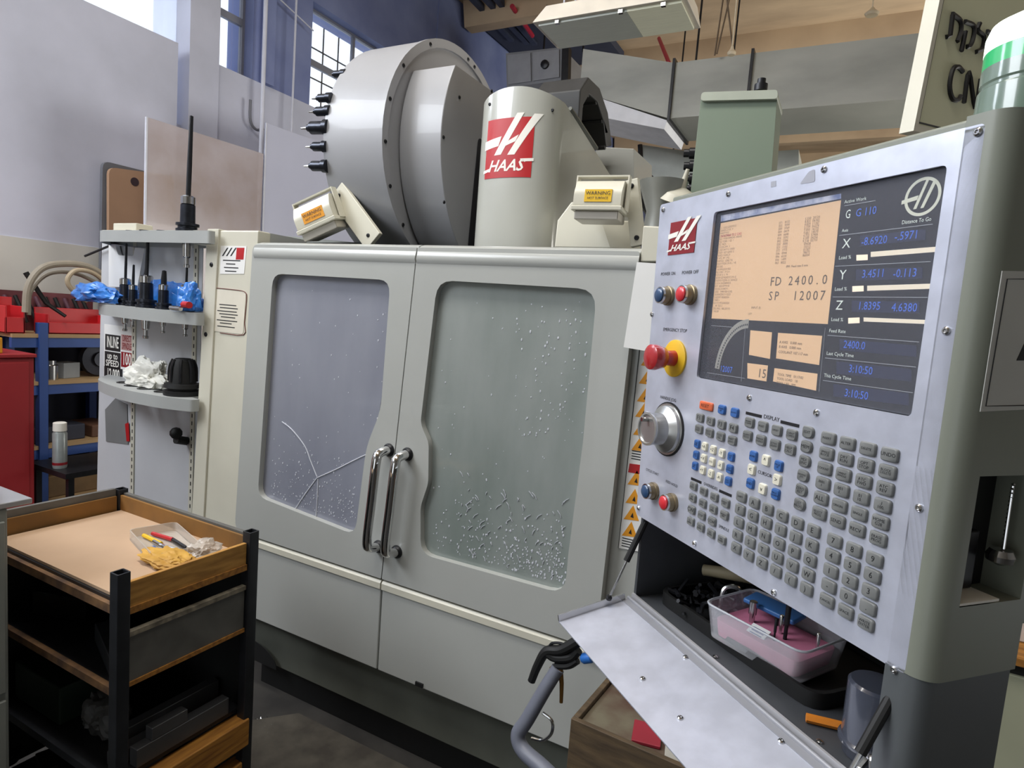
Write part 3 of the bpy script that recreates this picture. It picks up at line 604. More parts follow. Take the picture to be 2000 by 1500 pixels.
# face plate with screen cut-out
u0s, u1s, z0s, z1s = -.793, -.4435, 1.5525, 1.8005
mb = MB(); outer = rnd([(-.920, zb_), (-.4115, zb_), (-.4125, zt_), (-.940, zt_)], .006)
mb.ext(fp, outer, -.004, 0, holes=[rect(u0s, u1s, z0s, z1s, .006)]); fpl = obj('face_plate', mb, alu, CP, smooth=0)
for px, py in ((1296, 410), (1423, 379), (1610, 331), (1911, 258), (1849, 646), (1796, 992), (1747, 1308), (1512, 1157), (1357, 1061), (1248, 992), (1263, 808), (1274, 614), (1464, 777), (1595, 806)):
    a, b = pp(px, py); bolt(fp, a, b, .0042, CP, h=.003)
# paint scuffs on the plate
mb = MB(); mb.ext(fp, rnd([pp(*p) for p in ((1562, 360), (1592, 355), (1592, 330), (1580, 335))], .003), 0, .0004); obj('scuff_mark', mb, mat('scuff', 'a9abb6', .6), CP); mb = MB(); mb.ext(fp, [pp(*p) for p in ((1506, 366), (1516, 364), (1516, 353), (1506, 355))], 0, .0004); obj('scuff_mark', mb, mat('scuff', 'a9abb6', .6), CP)
qa, qb, qc = pp(1305, 499), pp(1357, 497), pp(1361, 417)
logo(fp, qa[0], qa[1], qb[0]-qa[0]-.002, .053, CP, rm=reddark)
# --- screen
sc_ = MB(); sc_.box(fp, u0s-.004, u1s+.004, z0s-.004, z1s+.004, -.020, -.0095)
lcd = obj('screen', sc_, mat('screen_black', '16181c', .25, var=.2, scale=6), CP)
fs = FP(K+.0095)
def flat(P_, m, name, par, c=.0003, r=0, **k):
    mb = MB(); Q = [pp(x, y, K+.0095) for x, y in P_]; mb.ext(fs, rnd(Q, r) if r else Q, 0, c, bot=False); return obj(name, mb, m, par, smooth=0, **k)
tan = mat('lit_tan', 'bd9c78', .4, var=.02, emit=.52); tlit = mat('lit_bar', 'd8cdb8', .4, var=.05, emit=.35)
main = flat([(1408, 436), (1643, 391), (1617, 633), (1390, 622)], tan, 'display_page', lcd)
for P_ in ([(1466, 645), (1508, 649), (1504, 701), (1463, 693)], [(1520, 650), (1606, 656), (1600, 713), (1516, 700)], [(1460, 709), (1500, 714), (1497, 745), (1460, 739)], [(1513, 719), (1597, 730), (1594, 763), (1510, 745)]):
    flat(P_, tan, 'display_cell', lcd)
hb = flat([(1408, 421), (1643, 378), (1643, 388), (1408, 433)], mat('screen_header', '5a6a94', .4, emit=.2, hex2='b9bccb', scale=60), 'header_bar', lcd)
for a in ([(1671, 488), (1671, 503), (1826, 487), (1826, 473)], [(1665, 572), (1666, 558), (1817, 560), (1816, 573)], [(1658, 620), (1659, 633), (1808, 634), (1807, 622)]):
    pass
for (x0, y0_, x1, y1_, h) in ((1701, 497, 1828, 487, 5), (1694, 563, 1820, 559, 5), (1687, 624, 1813, 629, 4)):
    flat([(x0, y0_-h), (x1, y1_-h), (x1, y1_+h), (x0, y0_+h)], tlit, 'load_bar', lcd)
for (x0, y0_) in ((1684, 503), (1676, 564), (1668, 626)):
    flat([(x0-11, y0_-5), (x0+11, y0_-6), (x0+11, y0_+5), (x0-11, y0_+6)], mat('load_box', 'f0dcc2', .4, emit=.5), 'load_value_box', lcd)
bl = mat('digit_blue', '2f55b0', .4, emit=.7); bluebg = mat('digit_field', '191f3a', .3, emit=.06)
for (x0, y0_, x1, y1_, h) in ((1680, 471, 1808, 458, 10), (1672, 537, 1802, 533, 11), (1664, 598, 1796, 601, 11), (1640, 673, 1790, 686, 11), (1634, 718, 1780, 733, 12), (1628, 762, 1775, 780, 12)):
    flat([(x0, y0_-h), (x1, y1_-h), (x1, y1_+h), (x0, y0_+h)], bluebg, 'digit_field', lcd)
lines = MB()
for (x0, y0_, x1, y1_) in ((1640, 460, 1822, 438), (1632, 520, 1818, 511), (1627, 580, 1812, 581), (1617, 655, 1795, 668), (1612, 699, 1789, 717), (1608, 743, 1783, 767), (1390, 636, 1430, 639), (1650, 402, 1710, 392), (1456, 640, 1448, 745), (1612, 640, 1600, 765), (1382, 728, 1455, 739)):
    q0, q1 = pp(x0, y0_, K+.0095), pp(x1, y1_, K+.0095); lines.tube([fs(*q0, .0003), fs(*q1, .0003)], .0004, 4, 1)
obj('divider_lines', lines, mat('screen_line', '8e9196', .4, emit=.1), lcd)
def sfit(mb, s, px0, px1, py, h):
    a, b = pp(px0, py, K+.0095); a1, _ = pp(px1, py, K+.0095); n = len(s); w = (a1-a)/n
    for i, ch in enumerate(s):
        if ch != ' ': text_mb(mb, ch, fs, a+w*(i+.5), b, h, .0006, 'CENTER', .95)
def stxt(mb, s, px, py, size, sx=1, al='LEFT', sp_=1): a, b = pp(px, py, K+.0095); text_mb(mb, s, fs, a, b, size, .0006, al, sx, spacing=sp_)
mb = MB(); sfit(mb, 'FD 2400.0', 1503, 1618, 551, .0165); sfit(mb, 'SP  12007', 1500, 1614, 579, .0165)
stxt(mb, 'IPM  Feed rate 0 mm', 1536, 521, .0042); obj('page_print', mb, mat('page_ink', '5a4a3a', .6), main)
mb = MB(); rg = random.Random(5)
for j in range(30):
    y = 446+j*5.4; x0 = 1408-j*.6; stxt(mb, ''.join(rg.choice('GXYZ01 2345 .') for _ in range(rg.choice((8, 14, 17, 22)))), x0, y, .0042)
for j in range(14):
    stxt(mb, '%03d   %04d' % (rg.randint(1, 99), rg.randint(1, 9999)), 1522-j*.6, 436+j*6, .0044); stxt(mb, ['', '%d.%03d' % (rg.randint(0, 9), rg.randint(0, 999))][j < 9]+'  %05d' % rg.randint(1, 99999), 1573-j*.6, 428+j*5.5, .0044)
stxt(mb, 'INPUT (I)', 1468, 601, .0045); stxt(mb, 'LIST', 1462, 613, .004); stxt(mb, 'VALUE', 1394, 608, .004)
obj('page_fine_print', mb, mat('page_ink_pale', '8c7359', .6), main)
mb = MB(); stxt(mb, 'N10 M06 T12 G43', 1409, 462, .0052, 1.1); obj('red_line_print', mb, mat('screen_red', 'c23a4c', .5), main)
mb = MB(); stxt(mb, 'A AXIS   0.000 mm', 1523, 668, .0048); stxt(mb, 'B AXIS   0.000 mm', 1522, 677, .0048); stxt(mb, 'COOLANT 107.117 mm', 1521, 687, .0048); stxt(mb, '15', 1480, 729, .017); stxt(mb, 'TOOL TIME   01:17:02', 1519, 731, .0046); stxt(mb, 'TOOL LOAD   10', 1518, 739, .0046); stxt(mb, 'TOOL LIFE   999', 1517, 747, .0046)
obj('cell_print', mb, MATS['page_ink'], main)
mb = MB()
for s, px, py in (('X', 1646, 477), ('Y', 1640, 538), ('Z', 1633, 597)): stxt(mb, s, px, py, .0155)
stxt(mb, 'G', 1652, 420, .014, .7); stxt(mb, 'Active Work', 1650, 395, .0055); stxt(mb, 'Axis', 1645, 451, .005)
for s, px, py in (('Load %', 1639, 504), ('Load %', 1631, 565), ('Load %', 1624, 624), ('Feed Rate', 1620, 646), ('Last Cycle Time', 1615, 690), ('This Cycle Time', 1610, 733)): stxt(mb, s, px, py, .0058)
stxt(mb, 'Distance To Go', 1762, 435, .0058, .85)
obj('screen_labels', mb, mat('screen_white', 'cfd8cf', .5, emit=.25), lcd)
mb = MB()
for s, px, py in (('G 110', 1672, 417), ('-8.6920', 1683, 473), ('-.5971', 1748, 463), ('3.4511', 1684, 536), ('-0.113', 1745, 535), ('1.8395', 1676, 598), ('4.6380', 1742, 601), ('2400.0', 1648, 673), ('3:10:50', 1658, 720), ('3:10:50', 1650, 767), ('12007', 1407, 720)): stxt(mb, s, px, py, .0125, .85)
obj('blue_digits', mb, bl, lcd)
# round emblem on the screen and gauge arc
a, b = pp(1802, 384, K+.0095); em = MB(); R_ = .0195
em.ext(fs, [(a+R_*math.cos(t), b+R_*math.sin(t)) for t in [i*math.pi/20 for i in range(40)]], 0, .0004, holes=[[(a+R_*.84*math.cos(t), b+R_*.84*math.sin(t)) for t in [i*math.pi/20 for i in range(40)]]], bot=False)
for P_ in ([(.10, .85), (.25, .85), (-.25, -.6), (-.42, -.6)], [(.50, .75), (.66, .65), (.15, -.6), (-.02, -.6)], [(-1.15, -.05), (-.22, .10), (-.27, -.13), (-1.15, -.25)]): em.ext(fs, [(a+R_*x, b+R_*y) for x, y in P_], 0, .0005, bot=False)
obj('emblem', em, mat('emblem_cream', 'c9cbb9', .5, emit=.2), lcd)
ga, gb = pp(1452, 732, K+.0095); g_ = MB(); r0, r1 = .052, .062
T = [math.pi/2+.02+i*(math.pi/2-.06)/16 for i in range(17)]
g_.ext(fs, [(ga+r1*math.cos(t), gb+r1*math.sin(t)*1.25) for t in T]+[(ga+r0*math.cos(t), gb+r0*math.sin(t)*1.25) for t in T[::-1]], 0, .0004, bot=False); go = obj('gauge_arc', g_, mat('gauge_grey', '8f8d84', .5, emit=.1), lcd)
g_ = MB()
for i in range(24):
    t = math.pi/2+.06+i*(math.pi/2-.14)/23; x, y = ga+.056*math.cos(t), gb+.056*math.sin(t)*1.25; g_.ext(fs, rect(x-.0009, x+.0009, y-.0013, y+.0013), .0004, .0007, bot=False)
obj('gauge_ticks', g_, ink, go, kind='stuff')
# dust and clear cover
mb = MB(); mb.box(fp, u0s+.0008, u1s-.0008, z0s+.0008, z1s-.0008, -.0045, -.0030)
cov = mat('clear_cover', 'e8ecff', .12, alpha=.05, var=.1, spec=.8); obj('clear_cover', mb, cov, CP, smooth=0)
# --- keys
def keymesh(w, h, dshape=False):
    mb = MB(); r = min(w, h)*.24
    q = rect(-w/2, w/2, -h/2, h/2, r, 3) if not dshape else rnd([(-w/2, -h/2), (w/2, -h/2), (w/2, h/2), (-w/2, h/2)], [r, h*.48, h*.48, r], 5)
    L3 = []
    for s, c in ((1, 0), (1, .0022), (.86, .0038)):
        L3.append([mb.b.verts.new(EP*(p[0]*s)-NP*c+Vector((0, 0, p[1]*s))) for p in q])
    for A_, B_ in zip(L3, L3[1:]):
        n = len(A_)
        for i in range(n): mb.face([A_[i], A_[(i+1) % n], B_[(i+1) % n], B_[i]])
    mb.face(L3[-1]); mb.face(L3[0]); bmesh.ops.recalc_face_normals(mb.b, faces=mb.b.faces); me = bpy.data.meshes.new('key'); mb.b.to_mesh(me); mb.b.free()
    me.polygons.foreach_set('use_smooth', [True]*len(me.polygons)); me.set_sharp_from_angle(angle=math.radians(50)); return me
KM = {}
def key(a, b, w, h, m, s='', dshape=False, size=None, **k):
    kk = (round(w, 4), round(h, 4), m.name, dshape)
    if kk not in KM: me = keymesh(w, h, dshape); me.materials.append(m); KM[kk] = me
    o = bpy.data.objects.new('key', KM[kk]); COL.objects.link(o); o.parent = CP; o.location = fp(a, b, .0)-CP.location
    for q, v in k.items(): o[q] = v
    if s:
        L = s.split('\n'); n = max(len(x) for x in L); sz = size or min(h*.62/len(L)*1.1, w*1.15/n*1.0, .009)
        mb = MB(); text_mb(mb, s, fp, a-.0002, b, sz, .0040); obj('key_legend', mb, ink, o, smooth=0)
def grid(c00, c10, c01, c11, nc, nr, w, h, m, leg, **k):
    P0 = [Vector(pp(*c)) for c in (c00, c10, c01, c11)]; it = iter(leg)
    for j in range(nr):
        for i in range(nc):
            u, v = (i/(nc-1) if nc > 1 else 0), (j/(nr-1) if nr > 1 else 0)
            p = P0[0].lerp(P0[1], u).lerp(P0[2].lerp(P0[3], u), v); s = next(it, '')
            if s is None: continue
            key(p.x, p.y, w, h, m, s, **k)
a, b = pp(1381, 793); key(a, b, .030, .0125, keyorange, 'RESET', label='orange reset key')
for (px, py), s in (((1412, 800), 'POWER\nUP'), ((1437, 806), 'RECOVER')): a, b = pp(px, py); key(a, b, .0145, .0135, keyblue, s)
grid((1369, 816), (1434, 836), (1367, 838), (1432, 860), 4, 2, .0165, .0130, keygrey, ['F1', 'F2', 'F3', 'F4', 'TOOL\nOFSET', 'NEXT\nTOOL', 'TOOL\nREL', 'PART\nZERO'])
grid((1466, 825), (1548.4, 849), (1462, 851), (1545, 878), 4, 2, .0165, .0138, keygrey, ['PRGRM\nCONVRS', 'POSIT', 'OFFSET', 'CURNT\nCOMDS', 'ALARM\nMESGS', 'PARAM\nDGNOS', 'SETNG\nGRAPH', 'HELP\nCALC'])
grid((1363.6, 867), (1363.6, 867), (1359.4, 910), (1359.4, 910), 1, 3, .0115, .0128, keyblue, ['CHIP\nFWD', 'CHIP\nSTOP', 'CHIP\nREV'])
grid((1378.4, 872), (1412, 885), (1374.4, 918), (1407.4, 932), 3, 3, .0112, .0128, keywhite, ['+A', '+Z', '-Y', '+X', 'JOG', '-X', '+Y', '-Z', '-A'])
grid((1430, 892), (1430, 892), (1424.4, 940), (1424.4, 940), 1, 3, .0120, .0128, keyblue, ['CLNT\nUP', 'CLNT\nDOWN', 'AUX\nCLNT'])
grid((1356.4, 949), (1419, 982), (1351, 1018), (1412, 1054), 4, 4, .0160, .0128, keygrey, ['-10\nFEED', '100%\nFEED', '+10\nFEED', 'HANDLE\nFEED', '-10\nSPIN', '100%\nSPIN', '+10\nSPIN', 'HANDLE\nSPIN', 'CW', 'STOP', 'CCW', None, '5%\nRAPID', '25%\nRAPID', '50%\nRAPID', '100%\nRAPID'])
for (px, py), s, m in (((1473.6, 891), 'HOME', keyblue), ((1498, 899), '^', keywhite), ((1523, 910), 'PAGE\nUP', keyblue), ((1470, 917), '<', keywhite), ((1520, 937), '>', keywhite), ((1467.6, 944), 'END', keyblue), ((1491.4, 955), 'v', keywhite), ((1517, 965), 'PAGE\nDOWN', keyblue)):
    a, b = pp(px, py); key(a, b, .0128, .0142, m, s)
grid((1581, 844), (1581, 844), (1564, 985), (1564, 985), 1, 6, .0165, .0142, keygrey, ['EDIT', 'MEM', 'MDI\nDNC', 'HANDLE\nJOG', 'ZERO\nRET', 'LIST\nPROG'], dshape=True)
grid((1620, 856), (1740, 888), (1602, 1002), (1717, 1052), 4, 6, .0198, .0146, keygrey, ['INSERT', 'ALTER', 'DELETE', 'UNDO', 'SINGLE\nBLOCK', 'DRY\nRUN', 'OPT\nSTOP', 'BLOCK\nDELETE', 'COOLNT', 'ORIENT\nSPINDLE', 'ATC\nFWD', 'ATC\nREV', '.0001\n.1', '.001\n1.', '.01\n10.', '.1\n100.', 'ALL', 'ORIGIN', 'SINGLE', 'HOME\nG28', 'SELECT\nPROG', 'SEND', 'RECV', 'ERASE\nPROG'])
grid((1450, 970), (1591, 1036), (1439.6, 1070), (1577, 1150), 6, 5, .0182, .0146, keygrey, ['SHIFT']+list('ABCDEFGHIJKLMNOPQRSTUVWXYZ')+['/', '(', ')'])
grid((1632, 1056), (1710, 1092), (1617, 1173), (1693, 1217), 3, 5, .0196, .0146, keygrey, ['7', '8', '9', '4', '5', '6', '1', '2', '3', '-', '0', '.', 'CANCEL', 'SPACE', 'WRITE\nENTER'])
# bars and printed legends on the plate
mb = MB()
for P_ in (((1457, 807), (1488, 813)), ((1525, 823), (1561, 833)), ((1350, 934), (1370, 943)), ((1405, 958), (1429, 969))):
    q0, q1 = pp(*P_[0]), pp(*P_[1]); mb = MB(); mb.box(fp, q0[0], q1[0], (q0[1]+q1[1])/2-.002, (q0[1]+q1[1])/2+.002, 0, .0005); obj('black_bar', mb, ink, CP)
mb = MB()
def ptxt(s, px, py, size): a, b = pp(px, py); mb = MB(); text_mb(mb, s, fp, a, b, size, .0004); obj('printed_word', mb, ink, CP, smooth=0)
for s, px, py, z in (('DISPLAY', 1507, 817, .0075), ('CURSOR', 1494, 926, .0066), ('OVERRIDES', 1388, 950, .0062), ('SPINDLE', 1414, 1032, .0060), ('POWER ON', 1305, 535, .0078), ('POWER OFF', 1348, 532, .0078), ('EMERGENCY STOP', 1318, 645, .0078), ('HANDLE JOG', 1305, 779, .0075), ('CYCLE START', 1274, 922, .0062), ('FEED HOLD', 1312, 945, .0062)): ptxt(s, px, py, z)
# push buttons
btnblue = mat('button_blue', '2f4c72', .3, coat=.4); btnred = mat('button_red', 'd8303a', .3, coat=.4); brass = mat('dull_brass', '8c7d62', .35, .7)
def button(px, py, r, out, cm, lab):
    a, b = pp(px, py); mb = MB(); dr_ = -NP; p = fp(a, b, 0)
    mb.lathe(p, dr_, [(0, r*1.1), (out*.3, r*1.1), (out*.34, r*.98), (out*.8, r*.98), (out, r*.92)], 24); o = obj('button_collar', mb, brass, CP, smooth=40)
    mb = MB(); mb.lathe(p+dr_*out, dr_, [(0, r*.80), (.003, r*.78), (.005, r*.60)], 24); obj('button_cap', mb, cm, o, smooth=40, label=lab)
    mb = MB(); mb.lathe(p+dr_*(out), dr_, [(-.002, r*.96), (.0015, r*.94), (.0015, r*.82), (-.002, r*.82)], 24, cap=False); obj('ring', mb, steel, o, smooth=40)
button(1307, 578, .0145, .018, btnblue, 'dark blue power-on button'); button(1350, 576, .0145, .018, btnred, 'red power-off button')
button(1278, 959, .0135, .016, btnblue, 'dark blue cycle-start button'); button(1314, 981, .0135, .016, btnred, 'red feed-hold button')
# emergency stop
a, b = pp(1319, 700); p = fp(a, b, 0); dr_ = -NP
mb = MB(); mb.lathe(p, dr_, [(0, .030), (.003, .030), (.004, .028)], 32); es = obj('stop_plate', mb, yellow, CP, label='yellow disc behind the emergency stop')
mb = MB(); mb.lathe(p, dr_, [(.003, .013), (.020, .012), (.024, .017), (.040, .021), (.047, .020), (.050, .014), (.051, .004)], 28); obj('stop_button', mb, mat('stop_red', 'b3262b', .25, coat=.6), es, smooth=50)
# jog wheel
a, b = pp(1304, 838); p = fp(a, b, 0)
mb = MB(); mb.lathe(p, dr_, [(0, .042), (.003, .042), (.003, .039), (.008, .038), (.013, .030), (.016, .026), (.034, .0255), (.036, .027), (.040, .027), (.0405, .0235), (.038, .022)], 40); jw = obj('jog_wheel', mb, mat('satin_wheel', 'c2c2c0', .28, .8), CP, smooth=40)
mb = MB(); mb.lathe(p, dr_, [(0, .0445), (.0015, .0445)], 40); obj('dial_ring', mb, ink, jw)
mb = MB(); q0 = p+dr_*.038+EP*-.002+Vector((0, 0, .015)); mb.cyl(q0, q0+dr_*.012-EP*.0, .0035, n=10); obj('spinner', mb, steel, jw)
# --- tray under the panel
greyin = mat('tray_grey', '4a4d52', .5, .2, var=.25, scale=10)
tp_ = [(-.912, K+.004), (ue-.003, K+.004), (ue-.003, K+.125), (-.53, K+.30), (-.912, K+.30)]
mb = MB(); mb.ext(pz, tp_, 1.140, 1.150); mb.ext(pz, [(-.912, K+.006), (-.905, K+.006), (-.905, K+.293), (-.535, K+.293), (ue-.025, K+.125), (ue-.003, K+.125), (-.53, K+.30), (-.912, K+.30)], 1.15, 1.30); obj('tray', mb, greyin, CP)
mb = MB(); mb.box(pz, -.912, ue-.004, K+.002, K+.006, 1.140, 1.154); obj('tray_lip', mb, mat('lip_metal', 'd0d0d4', .35, .5), CP)
for u in (-.70, -.51):
    p = pz(u, K+.016, 1.150); mb = MB(); mb.lathe(p, (0, 0, 1), [(0, .0045), (.002, .004), (.0035, .0015)], 12); obj('rivet', mb, steel, CP)
# folded-down door
O1, O2 = pz(-.912, K+.0, 1.146), pz(ue-.01, K+.0, 1.146); dn = (-NP*.138+Vector((0, 0, -.030))); dl_ = dn.length; dh = dn.normalized(); nn = dh.cross(EP).normalized()
if nn.z < 0: nn = -nn
ffd = lambda a, b, c=0: O1+EP*a+dh*b+nn*c
Wd = (O2-O1).length
mb = MB(); mb.box(ffd, 0, Wd, .010, dl_, -.002, 0); fl = obj('flap_door', mb, alu, CP, smooth=0)
mb = MB(); mb.box(ffd, 0, .003, .012, dl_, 0, .012); obj('side_flange', mb, steel, fl); mb = MB(); mb.box(ffd, Wd-.003, Wd, .012, dl_, 0, .012); obj('side_flange', mb, steel, fl)
mb = MB(); mb.cyl(ffd(0, .004, .001), ffd(Wd, .004, .001), .0032, n=10); mb.box(ffd, .0, Wd, .004, .018, -.0005, .001); obj('hinge', mb, mat('hinge_metal', '9c9ea6', .45, .3), fl)
for u, v in ((.20, .10), (.29, .10), (.19, .02), (.38, .02)): bolt(ffd, u, v, .0042, fl, h=.003)
def strut(A_, B_, par):
    mb = MB(); m_ = A_.lerp(B_, .52); mb.cyl(A_, m_, .0058, n=10); o = obj('gas_strut', mb, black, par); mb = MB(); mb.cyl(m_, B_, .0022, n=8); obj('strut_rod', mb, steel, o)
    mb = MB(); mb.sph(B_, .006, 8); mb.sph(A_, .005, 8); obj('strut_joint', mb, blacksteel, o)
strut(pz(-.908, K+.012, 1.285), ffd(.006, .045, .016), CP); strut(pz(ue-.014, K+.010, 1.270), ffd(Wd-.006, .06, .012), CP)
# support column below, down to the floor
mb = MB(); mb.box(pz, -.72, -.60, K+.14, K+.24, .0, 1.14); mb.box(pz, -.9, -.42, K+.02, K+.34, .0, .04); obj('pedestal', mb, blacksteel, CP, bev=.006)
# --- beacon on the pendant
bu, bn = -.437, .700; bp_ = pz(bu, bn, 1.842)
B_ = thing('signal_beacon', 'green signal beacon with glowing white dome on top of the control pendant', 'beacon', tuple(bp_))
gb_ = mat('beacon_green', '7d8d82', .18, var=.2, scale=5, coat=.5, hex2='667a6c'); wl_ = mat('beacon_lit', 'f2fff6', .3, emit=1.3, var=0); bg_ = mat('beacon_band', '35b06a', .2, emit=.35, coat=.5)
r = .047
mb = MB(); mb.lathe(bp_, (0, 0, 1), [(0, r*1.04), (.044, r*1.02), (.046, r*.97), (.049, r*.97), (.051, r), (.066, r)], 48); obj('lower_lens', mb, gb_, B_, smooth=30)
mb = MB(); mb.lathe(bp_, (0, 0, 1), [(.066, r*.995), (.082, r*.995)], 48); obj('green_band', mb, bg_, B_, smooth=30)
mb = MB(); mb.lathe(bp_, (0, 0, 1), [(.082, r), (.098, r*1.0), (.108, r*.93), (.114, r*.7), (.118, r*.35), (.119, .001)], 48); obj('lit_dome', mb, wl_, B_, smooth=60)
# things on the tray
def on_tray(px, py, z): v = aZ(px, py, z); return v
t = thing('black_tray', 'shallow black tray full of dark scrap under the pink box, on the pendant tray', 'tray', tuple(pz(-.73, K+.13, 1.150)))
ft = lambda u0, n0, ang=.1: (lambda a, b, c=0: pz(0, 0, 0)+EP*(u0+a*math.cos(ang)-b*math.sin(ang))+NP*(n0+a*math.sin(ang)+b*math.cos(ang))+Vector((0, 0, 1.1505+c)))
g = ft(-.885, K+.035, .06)
mb = MB(); mb.ext(g, rect(0, .33, 0, .20, .03), 0, .004); mb.ext(g, rect(0, .33, 0, .20, .03), .004, .022, holes=[rect(.006, .324, .006, .194, .028)]); obj('body', mb, black, t)
mb = MB(); rg = random.Random(3)
for i in range(60):
    a, b = rg.uniform(.01, .10), rg.uniform(.02, .18); mb.tube([g(a, b, .006+rg.uniform(0, .02)), g(a+rg.uniform(-.03, .03), b+rg.uniform(-.03, .03), .01+rg.uniform(0, .03))], rg.uniform(.002, .005), 5, 1)
obj('scrap', mb, blacksteel, t, kind='stuff')
mb = MB(); mb.cyl(g(.00, .10, .045), g(.11, .16, .065), .010, .013, 12); tag(obj('brush_handle', mb, mat('pale_wood', '9a8f74', .6)), 'pale cylindrical handle lying across the scrap at the back of the pendant tray', 'tool')
mb = MB(); mb.tube([g(.09, .06, .02), g(.085, .07, .05), g(.10, .085, .055), g(.11, .09, .03)], .004, 8); tag(obj('steel_hook', mb, steel), 'small shiny curved hook standing in the scrap', 'hook')
pb = ft(-.748, K+.024, .21)
t = thing('parts_box', 'clear plastic box with pink foam holding cutters, on the pendant tray', 'box', tuple(pb(.08, .06, .012)))
clear = mat('clear_plastic', 'e6e8ee', .2, alpha=.26, var=.08, coat=.4); pink = mat('pink_foam', 'd07a98', .8, var=.12, scale=30)
pb2 = lambda a, b, c=0: pb(.08+(a-.08)*(.90+.1*min(1, c/.05)), .06+(b-.06)*(.90+.1*min(1, c/.05)), .012+c)
W0 = (0, .165, 0, .12)
mb = MB(); mb.ext(pb2, rect(*W0, .018), 0, .002); 
for i in range(1): 
    lo = rect(*W0, .018); 
    A_ = [mb.b.verts.new(pb2(x, y, .002)) for x, y in lo]; Bv = [mb.b.verts.new(pb2(x, y, .050)) for x, y in lo]; Cv = [mb.b.verts.new(pb2(.0825+(x-.0825)*.965, .06+(y-.06)*.955, .050)) for x, y in lo]; Dv = [mb.b.verts.new(pb2(.0825+(x-.0825)*.965, .06+(y-.06)*.955, .003)) for x, y in lo]
    for P_, Q_ in ((A_, Bv), (Bv, Cv), (Cv, Dv)):
        for k in range(len(lo)): mb.face([P_[k], P_[(k+1) % len(lo)], Q_[(k+1) % len(lo)], Q_[k]])
obj('container', mb, clear, t, smooth=40)
mb = MB(); mb.tube([pb2(x, y, .050) for x, y in rect(*W0, .018)]+[pb2(*rect(*W0, .018)[0], .050)], .0018, 6, 1); obj('rim', mb, mat('clear_rim', 'd0d3da', .3, alpha=.7), t)
mb = MB(); mb.ext(pb2, rect(.0095, .1555, .0095, .1105, .013), .003, .028); obj('foam', mb, pink, t, bev=.002)
lab_ = ['thick steel cutter standing in the pink foam behind the paper tag', 'tall dark drill standing in the pink foam beside the tag', 'thin dark drill leaning in the pink foam at the front', 'small bright cutter standing alone at the right of the pink foam', 'short cutter standing by the blue lid in the pink foam', 'bright-shanked bit standing in the middle of the pink foam']
for i, (a, b, h, r) in enumerate(((.045, .055, .040, .006), (.105, .055, .060, .004), (.10, .035, .040, .002), (.145, .075, .030, .003), (.07, .085, .030, .004), (.09, .065, .035, .0035))):
    mb = MB(); p = pb2(a, b, .020); mb.lathe(p, (0, 0, 1), [(0, r*.7), (h*.5, r*.7), (h*.52, r), (h, r), (h+.001, r*.8)], 12); tag(obj('cutter_bit', mb, steel if i in (0, 3, 5) else blacksteel), lab_[i], 'cutter', 'cutters in the pink foam box')
mb = MB(); f5 = rot(pb2(.065, .085, .048), AP+.25, .12); mb.box(f5, -.045, .04, -.018, .018, 0, .008); tag(obj('blue_case', mb, mat('blue_plastic', '3d73b4', .4), bev=.003), 'flat blue plastic case lying on top of the pink foam box', 'case')
mb = MB(); f5 = rot(pb2(.075, .028, .030), AP+.2, .5); mb.box(f5, -.014, .016, -.008, .012, 0, .001); o = tag(obj('paper_tag', mb, paper), 'small white paper tag with blue pen marks in the pink foam box', 'paper tag')
mb = MB(); 
for k in range(3): mb.box(f5, -.009, .011, -.005+k*.005, -.0035+k*.005, .001, .0014)
obj('pen_marks', mb, mat('pen_blue', '3a4a8c', .6), o)
# mug and pencil
mp_ = pz(-.478, K+.055, 1.1505); t = thing('mug', 'smoky grey plastic tumbler at the right end of the pendant tray', 'cup', tuple(mp_))
mb = MB(); mb.lathe(mp_, (0, 0, 1), [(0, .027), (.012, .029), (.014, .033), (.018, .033), (.020, .030), (.085, .030), (.088, .027), (.088, .001)], 32); obj('body', mb, mat('smoky_plastic', '474b57', .18, var=.2, coat=.6), t, smooth=40)
mb = MB(); mb.cyl(pz(-.545, K+.03, 1.156), pz(-.500, K+.085, 1.157), .0055, n=6); tag(obj('marker', mb, mat('orange_plastic', 'd8822a', .4)), 'orange pencil lying against the tumbler', 'pencil')
mb = MB(); mb.tube([pz(-.455, K+.01, 1.155), pz(-.45, K+.02, 1.175), pz(-.44, K+.012, 1.18), pz(-.435, K+.01, 1.16)], .004, 8); mb.sph(pz(-.452, K+.01, 1.156), .007, 8); tag(obj('metal_clamp', mb, steel), 'small shiny metal clamp at the near end of the pendant tray', 'clamp')
# ================================================================== hanging sign
ds = Vector((.53, .85, 0)).normalized(); ns = Vector((.85, -.53, 0)).normalized()*-1
v0 = aY(1788, 249, 2.2); ks = ns.dot(v0)
fsn = lambda px, py: (lambda v: (v.dot(ds), v.z))(hit(px, py, ns, ks))
FS = lambda a, b, c=0: ds*a+ns*(ks+c)+Vector((0, 0, b))
if (EYE-v0).dot(ns) < 0: FS = lambda a, b, c=0: ds*a+ns*(ks-c)+Vector((0, 0, b))
sg = thing('hanging_sign', 'pale green hanging sign with Hebrew letters above CNC, behind the beacon', 'sign', tuple(v0+ds*.3))
a0, zz0 = fsn(1786, 249); a1, zz1 = fsn(1842, -8); zc_ = zz0
sw = .62; hh = .56
skew = (fsn(1836, -1)[0]-a0)/(fsn(1836, -1)[1]-zz0)
sl = (fsn(1840, 262)[1]-zz0)/(fsn(1840, 262)[0]-a0)
fsk = lambda a, b, c=0: FS(a0+a+b*skew, zz0+b+a*sl, c)
mb = MB(); mb.box(fsk, 0, sw, 0, hh, -.03, 0); pnl = obj('panel', mb, mat('sign_green', 'cbcdae', .5, var=.04), sg)
